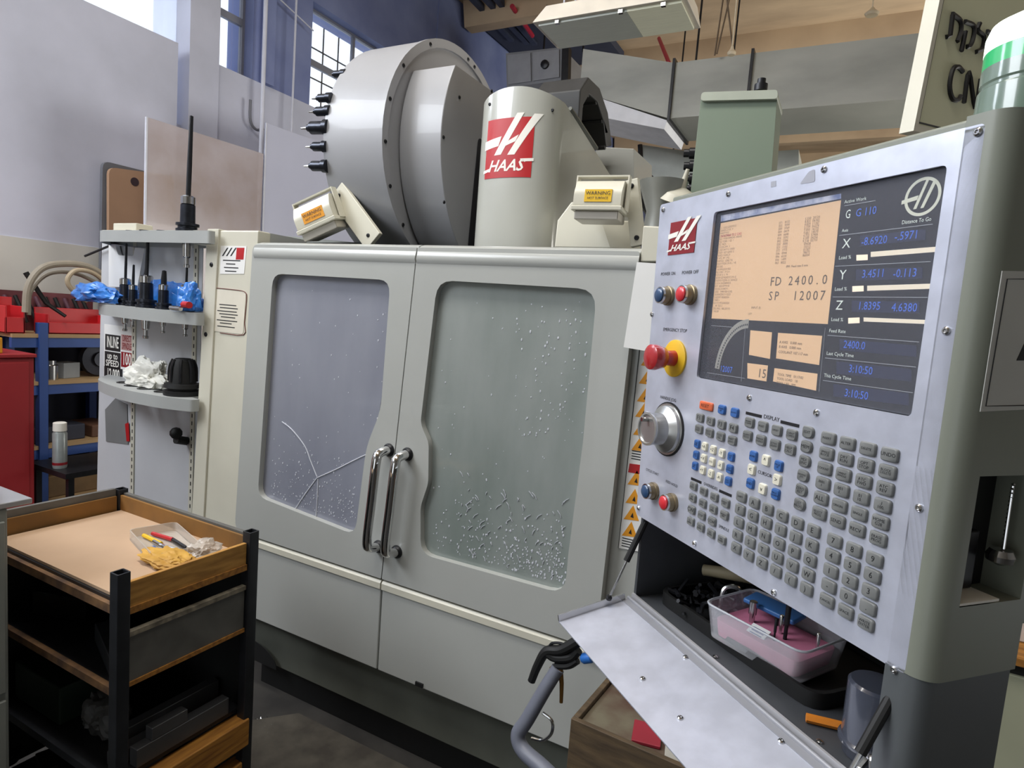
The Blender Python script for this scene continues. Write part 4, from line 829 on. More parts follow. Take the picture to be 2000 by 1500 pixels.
mb = MB(); mb.ext(fsk, rect(-.012, sw+.012, -.012, hh+.012), -.035, .006, holes=[rect(.008, sw-.008, .008, hh-.008)]); obj('frame', mb, cream, sg)
mb = MB(); mb.ext(fsk, rect(.014, sw-.014, .014, hh-.014), 0, .001, holes=[rect(.019, sw-.019, .019, hh-.019)]); obj('border_line', mb, ink, sg)
def sgp(px, py): a, b = fsn(px, py); return FS(a, b, .003)
mb = MB()
strokes = [[(1857, 28), (1873, 42), (1874, 62), (1867, 82)], [(1858, 30), (1853, 70), (1846, 73)], [(1882, 43), (1899, 52), (1898, 75), (1892, 90), (1886, 92)], [(1883, 62), (1875, 101)], [(1911, 46), (1907, 60), (1919, 72), (1916, 95), (1904, 102)],
           [(1878, 141), (1868, 131), (1858, 138), (1852, 168), (1857, 192), (1868, 196), (1874, 188)], [(1880, 202), (1890, 142), (1902, 210), (1913, 155)], [(1946, 165), (1938, 155), (1928, 165), (1922, 195), (1928, 222), (1940, 225)], [(1925, 62), (1935, 72), (1933, 108), (1924, 118)], [(1945, 75), (1958, 85), (1954, 122)], [(1972, 90), (1968, 140)]]
for s_ in strokes: mb = MB(); mb.tube([sgp(*p)-ns*0 for p in s_], .0072, 6, 4 if len(s_) > 3 else 1); obj('letter_stroke', mb, ink, sg)
for a in (.08, .5): mb = MB(); p = fsk(a, hh, -.015); mb.cyl(p, (p.x, p.y, 5.62), .004, n=6); obj('hanging_wire', mb, steel, sg)
# ================================================================== tool shelf unit left of the machine
TS = thing('tool_shelf_unit', 'pale metal tool shelf unit with slotted panels and three rounded trays left of the machine', 'shelf', (-2.9, 1.85, 0))
YB = 1.86; fb = FM(YB)
panelm = mat('shelf_panel', 'c9cbcf', .45, var=.08, scale=3); traym = mat('shelf_tray_grey', 'a7aaa9', .4, var=.08, scale=4)
mb = MB(); mb.box(fb, -3.10, -2.585, .0, 1.865, -.003, 0); obj('back_panel', mb, panelm, TS)
mb = MB(); mb.ext(fb, [(-3.41, 0), (-3.10, 0), (-3.10, 1.865), (-3.37, 1.865)], -.003, 0); obj('wing_panel', mb, panelm, TS)
for x in (-3.085, -2.625):
    mb = MB(); mb.box(fb, x-.014, x+.014, 0, 1.865, 0, .006); sl_ = obj('slotted_strip', mb, cream, TS)
    mb = MB()
    for k in range(34): mb.box(fb, x-.003, x+.003, .62+.036*k, .62+.036*k+.018, .006, .0068)
    obj('slots', mb, ink, sl_, kind='stuff')
mb = MB(); q = [mp(*p, YM-.02) for p in ((372, 985), (396, 990), (427, 447), (405, 447))]; q[0] = (q[0][0]-(q[0][1])*.03, 0); q[1] = (q[1][0]-.02, 0)
mb.ext(FM(YM-.02), q, -.13, 0); po = obj('post', mb, cream, TS, bev=.003)
for px, py in ((413, 517), (402, 653)): a, b = mp(px, py, YM-.02); bolt(FM(YM-.02), a, b, .010, po, m=blacksteel)
mb = MB(); q = aY(232, 438, 1.86); mb.box(ID, -3.15, -2.45, 1.74, 1.86, 1.8805, 1.890); obj('top_plate', mb, cream, TS)
ZS = [1.835, 1.500, 1.135]; HS = [.045, .045, .045]; XL = [(-3.04, -2.32), (-3.10, -2.36), (-3.10, -2.38)]
HOL = [(-2.98, 1.75), (-2.87, 1.72), (-2.755, 1.71), (-2.64, 1.715), (-2.53, 1.745)]
def zz(i): return ZS[i]+HS[i]
for i in range(3):
    x0, x1 = XL[i]; P_ = [(x0-.20 if i else x0-.24, YB), (x0-.06, 1.72), (x0+.14, 1.66), ((x0+x1)/2, 1.625), (x1-.14, 1.635), (x1, 1.68), (x1, 1.715), (-2.44, 1.72), (-2.44, YB)]
    if i == 0: P_ = [(x0-.24, YB), (x0-.05, 1.68), (x1+.02, 1.68), (x1+.02, 1.71), (-2.44, 1.715), (-2.44, YB)]
    P_ = rnd(P_, [.01]+[.08]*(len(P_)-5)+[.03, .005, .005, .005], 4)
    hs = [[(hx-.0+.024*math.cos(t), hy_+.024*math.sin(t)) for t in [k*math.pi/8 for k in range(16)]] for hx, hy_ in HOL]
    cxm, cym = sum(p[0] for p in P_)/len(P_), 1.76; inr = [((p[0]-cxm)*.985+cxm, (p[1]-cym)*.97+cym) for p in P_]
    mb = MB(); mb.ext(FZ(zz(i)), P_, -.004, 0, holes=hs); mb.ext(FZ(ZS[i]), P_, -.006, HS[i]-.004, holes=[inr], ); tr_ = obj('tray', mb, traym, TS, smooth=30)
    mb = MB()
    for hx, hy_ in HOL: mb.ext(FZ(zz(i)), [(hx+.032*math.cos(t), hy_+.032*math.sin(t)) for t in [k*math.pi/8 for k in range(16)]], 0, .003, holes=[[(hx+.024*math.cos(t), hy_+.024*math.sin(t)) for t in [k*math.pi/8 for k in range(16)]]])
    obj('hole_liners', mb, blacksteel, tr_, kind='stuff')
# printed stickers on the wing panel
def label_bar(px0, px1, py0, py1, m, s, par, tm, h):
    a0, b0 = mp(px0, py1, YB); a1, b1 = mp(px1, py0, YB); mb = MB(); mb.box(fb, a0, a1, b0, b1, .001, .0018); o = obj('label_bar', mb, m, par)
    mb = MB(); n_ = max(len(x) for x in s.split('\n')); text_mb(mb, s, fb, (a0+a1)/2, (b0+b1)/2, h, .0022, sx=min(1, (a1-a0)*.92/(n_*.60*h)), bold=.015); obj('lettering', mb, tm, o); return o
st = thing('spindle_poster', 'white poster with black bars reading INLINE, 100 and 12,000 on the wing panel', 'poster', (-3.2, YB-.01, 1.2))
a0, b0 = mp(203, 742, YB); a1, b1 = mp(263, 640, YB); mb = MB(); mb.box(fb, a0, a1, b0, b1, .0002, .001); obj('sheet', mb, paper, st)
label_bar(206, 236, 656, 683, ink, 'INLINE', st, white, .080); label_bar(237, 260, 656, 683, mat('label_rose', 'c9a4a0', .6), 'DIRECT\nSPINDLE', st, reddark, .045)
label_bar(205, 236, 690, 716, ink, 'up to\nSPEED', st, white, .045); label_bar(237, 260, 690, 716, reddark, '100', st, white, .085); label_bar(204, 240, 721, 742, ink, '12,000', st, white, .075)
# sheet case with a handle slot
st = thing('white_case', 'white sheet-metal box with a handle slot hanging under the top tray', 'case', (-3.15, YB-.03, 1.6))
C4 = [mp(*p, YB-.03) for p in ((212, 560), (268, 562), (282, 485), (212, 475))]; a, b = mp(245, 490, YB-.03)
mb = MB(); mb.ext(FM(YB-.03), C4, -.02, 0, holes=[rnd([(a-.06, b-.022), (a+.065, b-.022), (a+.075, b+.022), (a-.085, b+.026)], .012)]); obj('body', mb, paper, st, bev=.004)
# tool holders
def holder(p, s, lab, grp, bit=.09, br=.006, fat=1.0):
    t = thing('tool_holder', lab, 'tool holder', tuple(p), grp)
    mb = MB(); r = .030*s*fat; p = Vector(p)
    mb.lathe(p, (0, 0, 1), [(0, r*1.15), (.010*s, r*1.15), (.012*s, r*.95), (.018*s, r*.95), (.020*s, r*1.15), (.028*s, r*1.15), (.030*s, r*.75), (.085*s, r*.72), (.088*s, r*.6)], 20); obj('body', mb, holder_m, t, smooth=30)
    mb = MB(); mb.lathe(p+Vector((0, 0, .088*s)), (0, 0, 1), [(0, r*.72), (.022*s, r*.72), (.026*s, r*.5)], 16); obj('collet_nut', mb, steel, t, smooth=30)
    mb = MB(); mb.lathe(p, (0, 0, -1), [(0, .022*min(1, s)), (.075*s, .012*s), (.08*s, .007*s), (.1*s, .007*s), (.102*s, .010*s), (.11*s, .009*s)], 16); obj('taper', mb, steel, t, smooth=30)
    mb = MB(); mb.lathe(p+Vector((.0, 0, .112*s)), (0.03, 0, 1), [(0, br), (bit*.4, br), (bit, br*.75), (bit+.003, .001)], 10); obj('cutter', mb, blacksteel, t)
    return t
z1, z2, z3 = (zz(i)+.0005 for i in range(3))
labs = ['tool holder with a straight bit at the left end of the middle tray', 'short tool holder standing second from the left in the middle tray', 'tall tool holder with crossed bits in the centre of the middle tray', 'stubby tool holder right of centre in the middle tray', 'tool holder with thin needle bit at the right of the middle tray']
for k, ((hx, hy_), (s, bt, br)) in enumerate(zip(HOL, ((1.1, .16, .006), (.85, .09, .006), (1.25, .17, .008), (.95, .06, .012), (1.0, .11, .005)))):
    holder((hx, hy_, z2), s, labs[k], 'tool holders on the middle tray', bt, br)
holder((-2.53, 1.745, z1), 1.35, 'tool holder with a long twist drill standing upright on the top tray', 'tool holders on the top tray', .33, .010)
# nested rough holders / small parts in the blue bag
bagm = mat('blue_plastic_bag', '2f7fd6', .35, hex2='1d5cab', scale=25, bump=.6, coat=.3)
def crumple(name, c, sx, sy, sz, m, lab, cat, seed, amp=.3, sub=4):
    mb = MB(); bmesh.ops.create_icosphere(mb.b, subdivisions=sub, radius=1)
    from mathutils import noise
    for v in mb.b.verts:
        n_ = noise.fractal(v.co*1.8+Vector((seed, 0, 0)), 1, 2, 5)+.6*abs(noise.noise(v.co*4+Vector((seed, 3, 0)))); v.co *= 1+amp*n_
        v.co = Vector((v.co.x*sx, v.co.y*sy, max(v.co.z, -.55)*sz))
    lo = min(v.co.z for v in mb.b.verts)
    for v in mb.b.verts: v.co += Vector(c)-Vector((0, 0, lo))
    return tag(obj(name, mb, m, smooth=25), lab, cat)
crumple('plastic_bag', (-3.13, 1.70, z2+.004), .16, .05, .055, bagm, 'blue plastic bag end spilling off the left of the middle tray', 'bag', 1)
crumple('plastic_bag', (-2.45, 1.705, z2+.004), .05, .04, .075, bagm, 'blue plastic bag bunched at the right end of the middle tray', 'bag', 5)
crumple('plastic_bag', (-2.75, 1.81, z2+.002), .24, .022, .078, bagm, 'blue plastic bag standing behind the tool holders on the middle tray', 'bag', 9)
crumple('white_rag', (-2.80, 1.755, z3+.004), .14, .045, .075, mat('white_cloth', 'ecebe2', .8, var=.06, scale=8), 'crumpled white rag lying on the bottom tray', 'rag', 12, .4, 5)
t = thing('collet_chuck', 'black ribbed collet chuck standing at the right of the bottom tray', 'chuck', (-2.525, 1.735, z3))
p = Vector((-2.525, 1.735, z3)); mb = MB(); mb.lathe(p, (0, 0, 1), [(0, .075), (.02, .078), (.022, .06), (.03, .06), (.033, .075), (.05, .072), (.052, .055), (.12, .05), (.15, .042), (.16, .03), (.162, .001)], 28); obj('body', mb, black, t, smooth=30)
for k in range(8):
    c_ = math.cos(k*math.pi/4); s_ = math.sin(k*math.pi/4); mb = MB(); mb.tube([p+Vector((.055*c_, .055*s_, .06)), p+Vector((.053*c_, .053*s_, .12)), p+Vector((.04*c_, .04*s_, .155))], .006, 6, 3); obj('rib', mb, blacksteel, t)
mb = MB(); mb.cyl((-2.42, 1.66, z2+.03), (-2.37, 1.65, z2+.03), .014, n=10); tag(obj('red_plug', mb, redp), 'small red cap at the right end of the middle tray', 'cap')
mb = MB(); mb.cyl((-2.49, 1.65, z2+.012), (-2.425, 1.65, z2+.012), .010, n=8); tag(obj('small_shaft', mb, steel), 'little steel shaft beside the red cap on the middle tray', 'shaft')
mb = MB(); p = Vector((-2.66, 1.80, .98)); mb.sph(p, .028, 10); mb.cyl(p+Vector((0, 0, -.03)), p+Vector((.0, .055, -.045)), .02, n=10); obj('knob_hook', mb, black, TS)
mb = MB(); q = [mp(*p, YB-.004) for p in ((207, 862), (250, 868), (248, 790), (225, 778), (205, 800))]; mb.ext(FM(YB-.004), q, -.002, 0); o = obj('dark_pouch', mb, mat('pouch_grey', '7a7c7c', .6), TS)
mb = MB(); q = [mp(*p, YB-.006) for p in ((247, 862), (253, 862), (251, 825), (244, 828))]; mb.ext(FM(YB-.006), q, -.001, 0); obj('red_tab', mb, redp, TS)
mb = MB(); mb.box(ID, -3.10, -2.92, 1.76, 1.84, 1.8905, 1.925); tag(obj('white_carton', mb, cream, bev=.004), 'small white carton lying on top of the tool shelf unit', 'box')
# ---- sheets and board behind
acr = mat('acrylic_sheet', 'd8d0d8', .2, alpha=.62, var=.12, hex2='b8a7a0', scale=1.5, coat=.3); acr2 = mat('acrylic_sheet_blue', 'dadef4', .2, alpha=.8, var=.06, scale=1.5, coat=.3)
fa1 = lambda x: (lambda a, b, c=0: Vector((x+c, a, b)))
mb = MB(); mb.ext(fa1(-4.2), [(2.59, 0), (3.5, 0), (3.52, 2.76), (2.58, 2.75)], 0, .008); o = tag(obj('acrylic_sheet', mb, acr), 'large upright hazy acrylic sheet in front of the cream board', 'plastic sheet')
mb = MB(); mb.ext(fa1(-4.196), [(2.58, 0), (2.59, 0), (2.59, 2.75), (2.58, 2.75)], -.005, .012); mb2 = mb; obj('sheet_edge', mb, mat('sheet_edge', 'dfe2ee', .3, alpha=.9), o)
mb = MB(); mb.ext(fa1(-4.2), [(3.53, 0), (4.6, 0), (4.6, 3.02), (3.53, 3.0)], 0, .008); o = tag(obj('acrylic_sheet', mb, acr2), 'pale blue upright acrylic sheet standing left of the drum', 'plastic sheet')
mb = MB(); mb.ext(fa1(-4.196), [(3.53, 0), (3.54, 0), (3.54, 3.0), (3.53, 3.0)], -.005, .012); obj('sheet_edge', mb, MATS['sheet_edge'], o)
mb = MB(); mb.ext(fa1(-4.70), rnd([(2.64, 0), (3.1, 0), (3.1, 2.51), (2.62, 2.46)], .05), 0, .03); o = tag(obj('leaning_board', mb, mat('brown_board', 'b18f74', .7, var=.08, scale=3)), 'brown rounded board with a dark hole standing against the wall', 'board')
mb = MB(); mb.lathe(aX(263, 355, -4.669), (1, 0, 0), [(0, .03), (.003, .03)], 16); obj('hole', mb, mat('hole_dark', '3e2e34', .8), o)
mb = MB(); mb.ext(fa1(-4.74), rnd([(2.58, 0), (3.1, 0), (3.1, 2.50), (2.60, 2.50)], .05), 0, .03); tag(obj('grey_board', mb, mat('slate_panel', '6d7078', .6)), 'dark grey panel edge peeking out behind the brown board', 'panel')
# ================================================================== blue rack and red cabinet by the left wall
blue = mat('blue_rack_paint', '2c4f96', .5, var=.15, scale=6)
BR = thing('blue_rack', 'blue metal storage rack with wooden shelves against the left wall', 'rack', (-4.5, 2.2, 0))
for x in (-4.72, -4.32):
    for y in (1.87, 2.02, 2.52):
        if y == 1.87 and x > -4.5: continue
        mb = MB(); mb.box(ID, x, x+.05, y-.02, y+.03, 0, 1.38 if y < 2.5 else 1.3); obj('post', mb, blue, BR, bev=.003)
for z in (.24, .60, 1.0, 1.29):
    mb = MB(); mb.box(ID, -4.315, -4.285, 1.865, 2.57, z-.06, z); obj('beam', mb, blue, BR)
    mb = MB(); mb.box(ID, -4.74, -4.28, 1.865, 2.57, z, z+.022); obj('shelf_board', mb, mat('shelf_wood', 'b79a72', .7, var=.15), BR)
mb = MB(); mb.box(ID, -4.76, -4.75, 1.865, 2.55, 0, 1.3); obj('rear_panel', mb, mat('navy_panel', '262c40', .7), BR)
# red bins of the top shelf
redb = mat('red_plastic_bin', 'c9262d', .45, var=.12)
for k, (y0, y1, z0, h, l) in enumerate(((1.84, 1.94, 1.3125, .16, 'small red plastic bin at the left end of the blue rack top'), (2.06, 2.44, 1.3125, .12, 'long red plastic bin in front on the blue rack top'))):
    t = thing('plastic_bin', l, 'bin', (-4.36, (y0+y1)/2, z0)); g = lambda a, b, c=0: Vector((-4.47+c, a, b))
    mb = MB(); mb.box(ID, -4.46, -4.30, y0, y1, z0, z0+.01); mb.box(ID, -4.31, -4.30, y0, y1, z0, z0+h*.6); mb.box(ID, -4.46, -4.45, y0, y1, z0, z0+h*1.3)
    mb.box(ID, -4.46, -4.30, y0, y0+.01, z0, z0+h); mb.box(ID, -4.46, -4.30, y1-.01, y1, z0, z0+h); obj('body', mb, redb, t, bev=.003)
t = thing('tool_board', 'dark red slotted tool board standing at the back of the blue rack top', 'tool board', (-4.55, 2.2, 1.3125))
mb = MB(); mb.box(ID, -4.60, -4.56, 1.88, 2.46, 1.3125, 1.56); obj('body', mb, mat('dark_red_board', '6d3038', .6, var=.3, scale=12), t)
rg = random.Random(4)
for k in range(9):
    y = 1.93+.055*k; mb = MB(); mb.tube([(-4.52, y, 1.53), (-4.46, y+.04, 1.37)], .012, 8, 1); tag(obj('cutting_tool', mb, black if k % 3 else mat('plum_plastic', '5d3a48', .5)), ('leftmost', 'second', 'third', 'fourth', 'middle', 'sixth', 'seventh', 'eighth', 'rightmost')[k]+' of the nine rods leaning in the red tool board', 'tool', 'rods leaning in the red tool board')
mb = MB(); mb.tube([aX(50, 532, -4.36), aX(90, 592, -4.33), aX(128, 618, -4.26)], (.016, .010), 8, 1); tag(obj('long_punch', mb, black), 'long black rod leaning diagonally over the red bin', 'tool')
mb = MB(); mb.tube([aY(166, 500, 1.84), aY(214, 480, 1.84)], .006, 6, 1); tag(obj('thin_rod', mb, blacksteel), 'thin dark rod sticking out left of the white case', 'rod')
hose = mat('grey_hose', '9c9486', .45, var=.1, scale=20)
hh_ = lambda L, x=-4.25: [aX(a, b, x) for a, b in L]
mb = MB(); mb.tube(hh_([(50, 610), (55, 560), (80, 525), (120, 515), (170, 520), (215, 545)]), .020, 10); tag(obj('coiled_hose', mb, hose), 'thick grey hose looping highest above the red bins', 'hose')
mb = MB(); mb.tube(hh_([(170, 588), (140, 565), (132, 545), (150, 528), (185, 535), (225, 570)], -4.2), .014, 10); tag(obj('coiled_hose', mb, mat('tan_hose', 'b5a58c', .45)), 'thinner tan hose loop inside the grey hose', 'hose')
mb = MB(); mb.tube(hh_([(56, 615), (60, 570), (95, 535), (150, 535), (212, 565)], -4.31), .012, 8); tag(obj('coiled_hose', mb, hose), 'thin grey hose running just under the thick one', 'hose')
# things lower on the rack
p = Vector((-4.36, 2.10, 1.0225)); mb = MB(); mb.lathe(p, (0, 0, 1), [(0, .045), (.09, .045), (.095, .035), (.12, .035), (.122, .02)], 20); tag(obj('steel_bush', mb, steel, smooth=30), 'stepped steel bush on the blue rack middle shelf', 'metal part')
mb = MB(); mb.box(rot((-4.42, 2.22, 1.0225), .3), -.05, .05, -.06, .06, 0, .10); tag(obj('metal_block', mb, mat('pale_block', '8d9296', .5), bev=.004), 'pale metal block beside the steel bush', 'metal part')
mb = MB(); mb.lathe((-4.45, 2.42, 1.14), (1, 0, 0), [(0, .11), (.05, .11), (.06, .05), (.08, .05)], 24); tag(obj('dark_disc', mb, mat('disc_dark', '3a3d49', .5, .3), smooth=30), 'large dark disc standing on the middle shelf of the blue rack', 'disc')
for k, (y, z, w, h, c_) in enumerate(((2.15, .6225, .3, .10, '2d3140'), (2.42, .6225, .16, .08, '6b4a38'), (2.25, .2625, .34, .14, '7a6040'))):
    mb = MB(); mb.box(ID, -4.62, -4.34, y-w/2, y+w/2, z, z+h); tag(obj('parts_box', mb, mat('box_%d' % k, c_, .7, var=.3, scale=10), bev=.008), ['dark box on the lower shelf of the blue rack', 'brownish box at the far end of the blue rack lower shelf', 'wooden box on the bottom shelf of the blue rack'][k], 'box')
RCab = thing('red_cabinet', 'red metal cabinet left of the blue rack', 'cabinet', (-4.1, 1.5, 0))
redc = mat('red_cabinet_paint', 'a32a30', .5, var=.12, scale=3)
mb = MB(); mb.box(ID, -4.5, -3.955, 1.1, 1.83, 0, 1.205); obj('body', mb, redc, RCab, bev=.01)
mb = MB(); mb.box(ID, -4.52, -3.94, 1.08, 1.835, 1.205, 1.225); obj('top', mb, redc, RCab, bev=.004)
mb = MB(); mb.box(ID, -3.953, -3.945, 1.14, 1.80, .1, 1.18); obj('door', mb, redc, RCab, bev=.004)
mb = MB(); mb.box(ID, -4.3, -4.0, 1.5, 1.70, 1.2255, 1.31); tag(obj('yellow_carton', mb, mat('yellow_card', 'd59a22', .6), bev=.004), 'yellow box on top of the red cabinet', 'box')
lowb = thing('low_bench', 'low dark steel bench under the spray can beside the red cabinet', 'bench', (-3.85, 2.1, 0))
mb = MB(); mb.box(ID, -4.1, -3.7, 1.86, 2.6, .55, .58); obj('top', mb, blacksteel, lowb)
for x, y in ((-4.08, 1.88), (-3.74, 1.88), (-4.08, 2.56), (-3.74, 2.56)): mb = MB(); mb.box(ID, x, x+.03, y, y+.03, 0, .55); obj('leg', mb, blacksteel, lowb)
p = Vector((-3.86, 1.91, .5805)); t = thing('spray_can', 'white and grey spray can with pale cap in front of the blue rack', 'can', tuple(p))
mb = MB(); mb.lathe(p, (0, 0, 1), [(0, .033), (.012, .036), (.20, .036), (.215, .028)], 24); obj('body', mb, mat('can_grey', 'a9b1b2', .3, .3, var=.15, stretch=(1, 1, 4)), t, smooth=30)
mb = MB(); mb.lathe(p+Vector((0, 0, .215)), (0, 0, 1), [(0, .034), (.045, .033), (.048, .028)], 24); obj('cap', mb, white, t, smooth=30)
mb = MB(); mb.lathe(p+Vector((0, 0, .02)), (0, 0, 1), [(0, .0364), (.015, .0364)], 24); obj('dark_band', mb, reddark, t)
# ================================================================== cart
CX0, CX1, CY0, CY1 = -2.08, -1.445, .845, 1.215
railm = mat('rail_wood', 'b07a30', .65, hex2='835420', scale=10, stretch=(7, .8, 9), bump=.3)
CT = thing('tray_cart', 'black steel tray cart with cardboard-lined top in front of the machine', 'cart', ((CX0+CX1)/2, (CY0+CY1)/2, 0))
pm = mat('cart_steel', '2e3035', .4, .4, var=.35, scale=15, bump=.2)
for x, y in ((CX1, CY0), (CX1, CY1), (CX0, CY0), (CX0, CY1)):
    mb = MB(); g = lambda a, b, c=0: Vector((x+a, y+b, c)); mb.ext(g, rect(-.016, .016, -.016, .016, .003), 0, .955, holes=[rect(-.012, .012, -.012, .012, .002)]); obj('leg', mb, pm, CT)
dirt = mat('cart_side_sheet', '63625e', .55, .1, var=.3, scale=12)
def cbox(n, x0, x1, y0, y1, z0, z1, m, **k): mb = MB(); mb.box(ID, x0, x1, y0, y1, z0, z1); return obj(n, mb, m, CT, **k)
I = .018
cbox('shelf_plate', CX0+I, CX1-I, CY0, CY1, .862, .880, blacksteel)
cbox('cardboard_liner', CX0+I+.004, CX1-I-.004, CY0+.006, CY1-.006, .8805, .888, cardboard, label='flat brown cardboard liner of the cart top')
cbox('front_edge', CX0+I, CX1-I, CY0-.012, CY0+.004, .850, .872, rust)
cbox('rear_wall', CX0+I, CX1-I, CY1-.012, CY1-.004, .882, .938, cardwall, label='brown cardboard wall at the far side'); cbox('rear_angle', CX0+I, CX1-I, CY1-.002, CY1+.012, .87, .944, greysheet)
cbox('left_wall', CX0+.004, CX0+.012, CY0+.02, CY1-.02, .882, .935, cardwall); cbox('left_angle', CX0-.012, CX0+.002, CY0+.018, CY1-.018, .87, .958, greysheet)
cbox('side_board', CX1-.006, CX1+.006, CY0+.018, CY1-.018, .860, .925, mat('raw_board', 'b88842', .7, hex2='94692f', scale=12, stretch=(1, 1, 6)), bev=.002)
cbox('side_board', CX1-.004, CX1+.010, CY0+.018, CY1-.018, .845, .862, woodm)
cbox('side_panel', CX1-.006, CX1+.004, CY0+.018, CY1-.018, .668, .790, dirt, bev=.002); cbox('panel_rim', CX1-.008, CX1+.008, CY0+.018, CY1-.018, .786, .798, mat('frayed_rim', '8d8574', .8, hex2='5b554a', scale=40, bump=.8)); cbox('panel_rim', CX1-.008, CX1+.008, CY0+.018, CY1-.018, .658, .669, woodm)
cbox('shelf_plate', CX0+I, CX1-I, CY0, CY1, .645, .657, blacksteel); cbox('front_edge', CX0+I, CX1-I, CY0-.010, CY0+.004, .640, .660, rust)
cbox('shelf_plate', CX0+I, CX1-I, CY0, CY1, .398, .410, blacksteel); cbox('front_edge', CX0+I, CX1-I, CY0-.010, CY0+.004, .39, .412, pm)
cbox('wood_rail', CX1-.03, CX1+.022, CY0+.02, CY1+.0, .300, .385, railm, bev=.004, label='thick orange-brown wooden rail'); cbox('shelf_plate', CX0+I, CX1-I, CY0, CY1, .15, .162, blacksteel); cbox('wood_rail', CX1-.03, CX1+.014, CY0+.1, CY1, .18, .25, railm, bev=.004)
cbox('rear_shade_sheet', CX0+I, CX1-.018, CY1-.003, CY1+.001, .162, .861, black); cbox('left_shade_sheet', CX0-.004, CX0-.001, CY0+.018, CY1-.018, .162, .861, black)  # black sheets added to darken the inside of the cart
# contents of the cart
rg = random.Random(8)
labs = ['dark steel block at the left on the second cart shelf', 'dark flat bar with bright edge on the second cart shelf', 'round dark fixture on the second cart shelf', 'dark green crate at the left of the lower cart shelf', 'grey lump of metal on the lower cart shelf']
mb = MB(); mb.box(rot((-1.93, 1.0, .6575), .3), -.09, .09, -.06, .06, 0, .07); tag(obj('steel_block', mb, blacksteel, bev=.004), labs[0], 'block')
mb = MB(); mb.box(rot((-1.60, .93, .6575), -.35), -.11, .11, -.035, .035, 0, .05); tag(obj('vise_bar', mb, mat('dark_vise', '3a3d42', .4, .6), bev=.003), labs[1], 'bar')
mb = MB(); mb.lathe((-1.76, 1.08, .6575), (0, 0, 1), [(0, .07), (.05, .07), (.055, .05), (.09, .05)], 24); tag(obj('round_fixture', mb, blacksteel), labs[2], 'fixture')
mb = MB(); mb.box(rot((-1.90, .98, .4105), 0), -.12, .12, -.1, .1, 0, .11); tag(obj('small_crate', mb, mat('dark_green_crate', '1c2f24', .6), bev=.006), labs[3], 'crate')
crumple('metal_lump', (-1.68, .95, .4105), .07, .05, .06, mat('dark_iron', '3b3a38', .6, .3), labs[4], 'metal part', 21)
for k, (x, y0, y1, z, w, h) in enumerate(((-1.475, .90, 1.17, .4105, .030, .050), (-1.52, .87, 1.05, .4105, .035, .035), (-1.56, .92, 1.2, .4105, .03, .06))):
    mb = MB(); mb.box(ID, x-w/2, x+w/2, y0, y1, z, z+h); tag(obj('steel_bar', mb, mat('bar_steel', '6a6b6e', .35, .7, var=.2), bev=.002), ['long grey steel bar at the right edge of the lower cart shelf', 'short grey steel bar second from the cart edge', 'tall dark bar deepest of the three on the lower cart shelf'][k], 'bar')
mb = MB(); mb.box(rot((-1.475, 1.0, .461), 1.5708), -.06, .04, -.014, .014, 0, .035); tag(obj('steel_bar', mb, MATS['bar_steel'], bev=.002), 'small steel block lying on top of the long grey bar', 'bar')
for k in range(4):
    mb = MB(); x = -1.98+.13*k; y = rg.uniform(.9, 1.1); mb.box(rot((x, y, .1625), rg.uniform(0, 3)), -.05, .05, -.02, .02, 0, rg.uniform(.02, .08)); tag(obj('scrap_piece', mb, mat('scrap_%d' % (k % 3), ('3a2f22', '3d4043', '25231f')[k % 3], .6, .3), bev=.003), ('brown scrap block at the left of the lowest cart shelf', 'grey scrap block second from the left on the lowest cart shelf', 'blackish scrap block third from the left on the lowest cart shelf', 'brown scrap block nearest the right legs on the lowest cart shelf')[k], 'scrap', 'scrap pieces on the lowest cart shelf')
# plastic tray with bits, paper bag
pt = rot((-1.665, 1.10, .8885), -.30); t = thing('plastic_tray', 'clear plastic tray with pens and bits on the cart cardboard', 'tray', (-1.665, 1.10, .8885))
mb = MB(); mb.ext(pt, rect(-.12, .12, -.065, .065, .02), 0, .002); mb.ext(pt, rect(-.12, .12, -.065, .065, .02), .002, .028, holes=[rect(-.117, .117, -.062, .062, .018)]); obj('body', mb, mat('clear_tray_plastic', 'ddd6cc', .25, alpha=.5, var=.1, coat=.4), t, smooth=30)
for k, (a, b, l, an, m_, lb_) in enumerate(((-.05, -.02, .10, .2, yellow, 'yellow pen'), (-.06, .01, .09, .35, redp, 'red pen'), (.03, -.01, .13, .15, steel, 'shiny steel bit'), (.02, .03, .10, .1, blacksteel, 'black marker'), (.06, .005, .11, .4, chrome, 'second shiny bit'), (.055, -.035, .08, .0, keyblue, 'short blue bit'))):
    c_, s_ = math.cos(an), math.sin(an); mb = MB(); mb.cyl(pt(a-l/2*c_, b-l/2*s_, .009), pt(a+l/2*c_, b+l/2*s_, .010), .006, n=8); tag(obj('pen' if 'pen' in lb_ else 'bit', mb, m_), lb_+' lying in the clear tray on the cart', 'pen' if 'pen' in lb_ else 'bit')
crumple('paper_bag', (-1.545, 1.035, .8885), .085, .045, .020, mat('yellow_paper', 'c79a3e', .6, hex2='a87c2c', scale=14, bump=.5), 'crumpled yellowish paper bag by the side board of the cart', 'bag', 31, .3, 5)
crumple('plastic_wrap', (-1.515, 1.12, .8885), .045, .04, .030, mat('clear_wrap', 'cfc6bb', .25, alpha=.6, var=.2, scale=20), 'crumpled clear wrap between the tray and the paper bag', 'wrap', 37, .35)
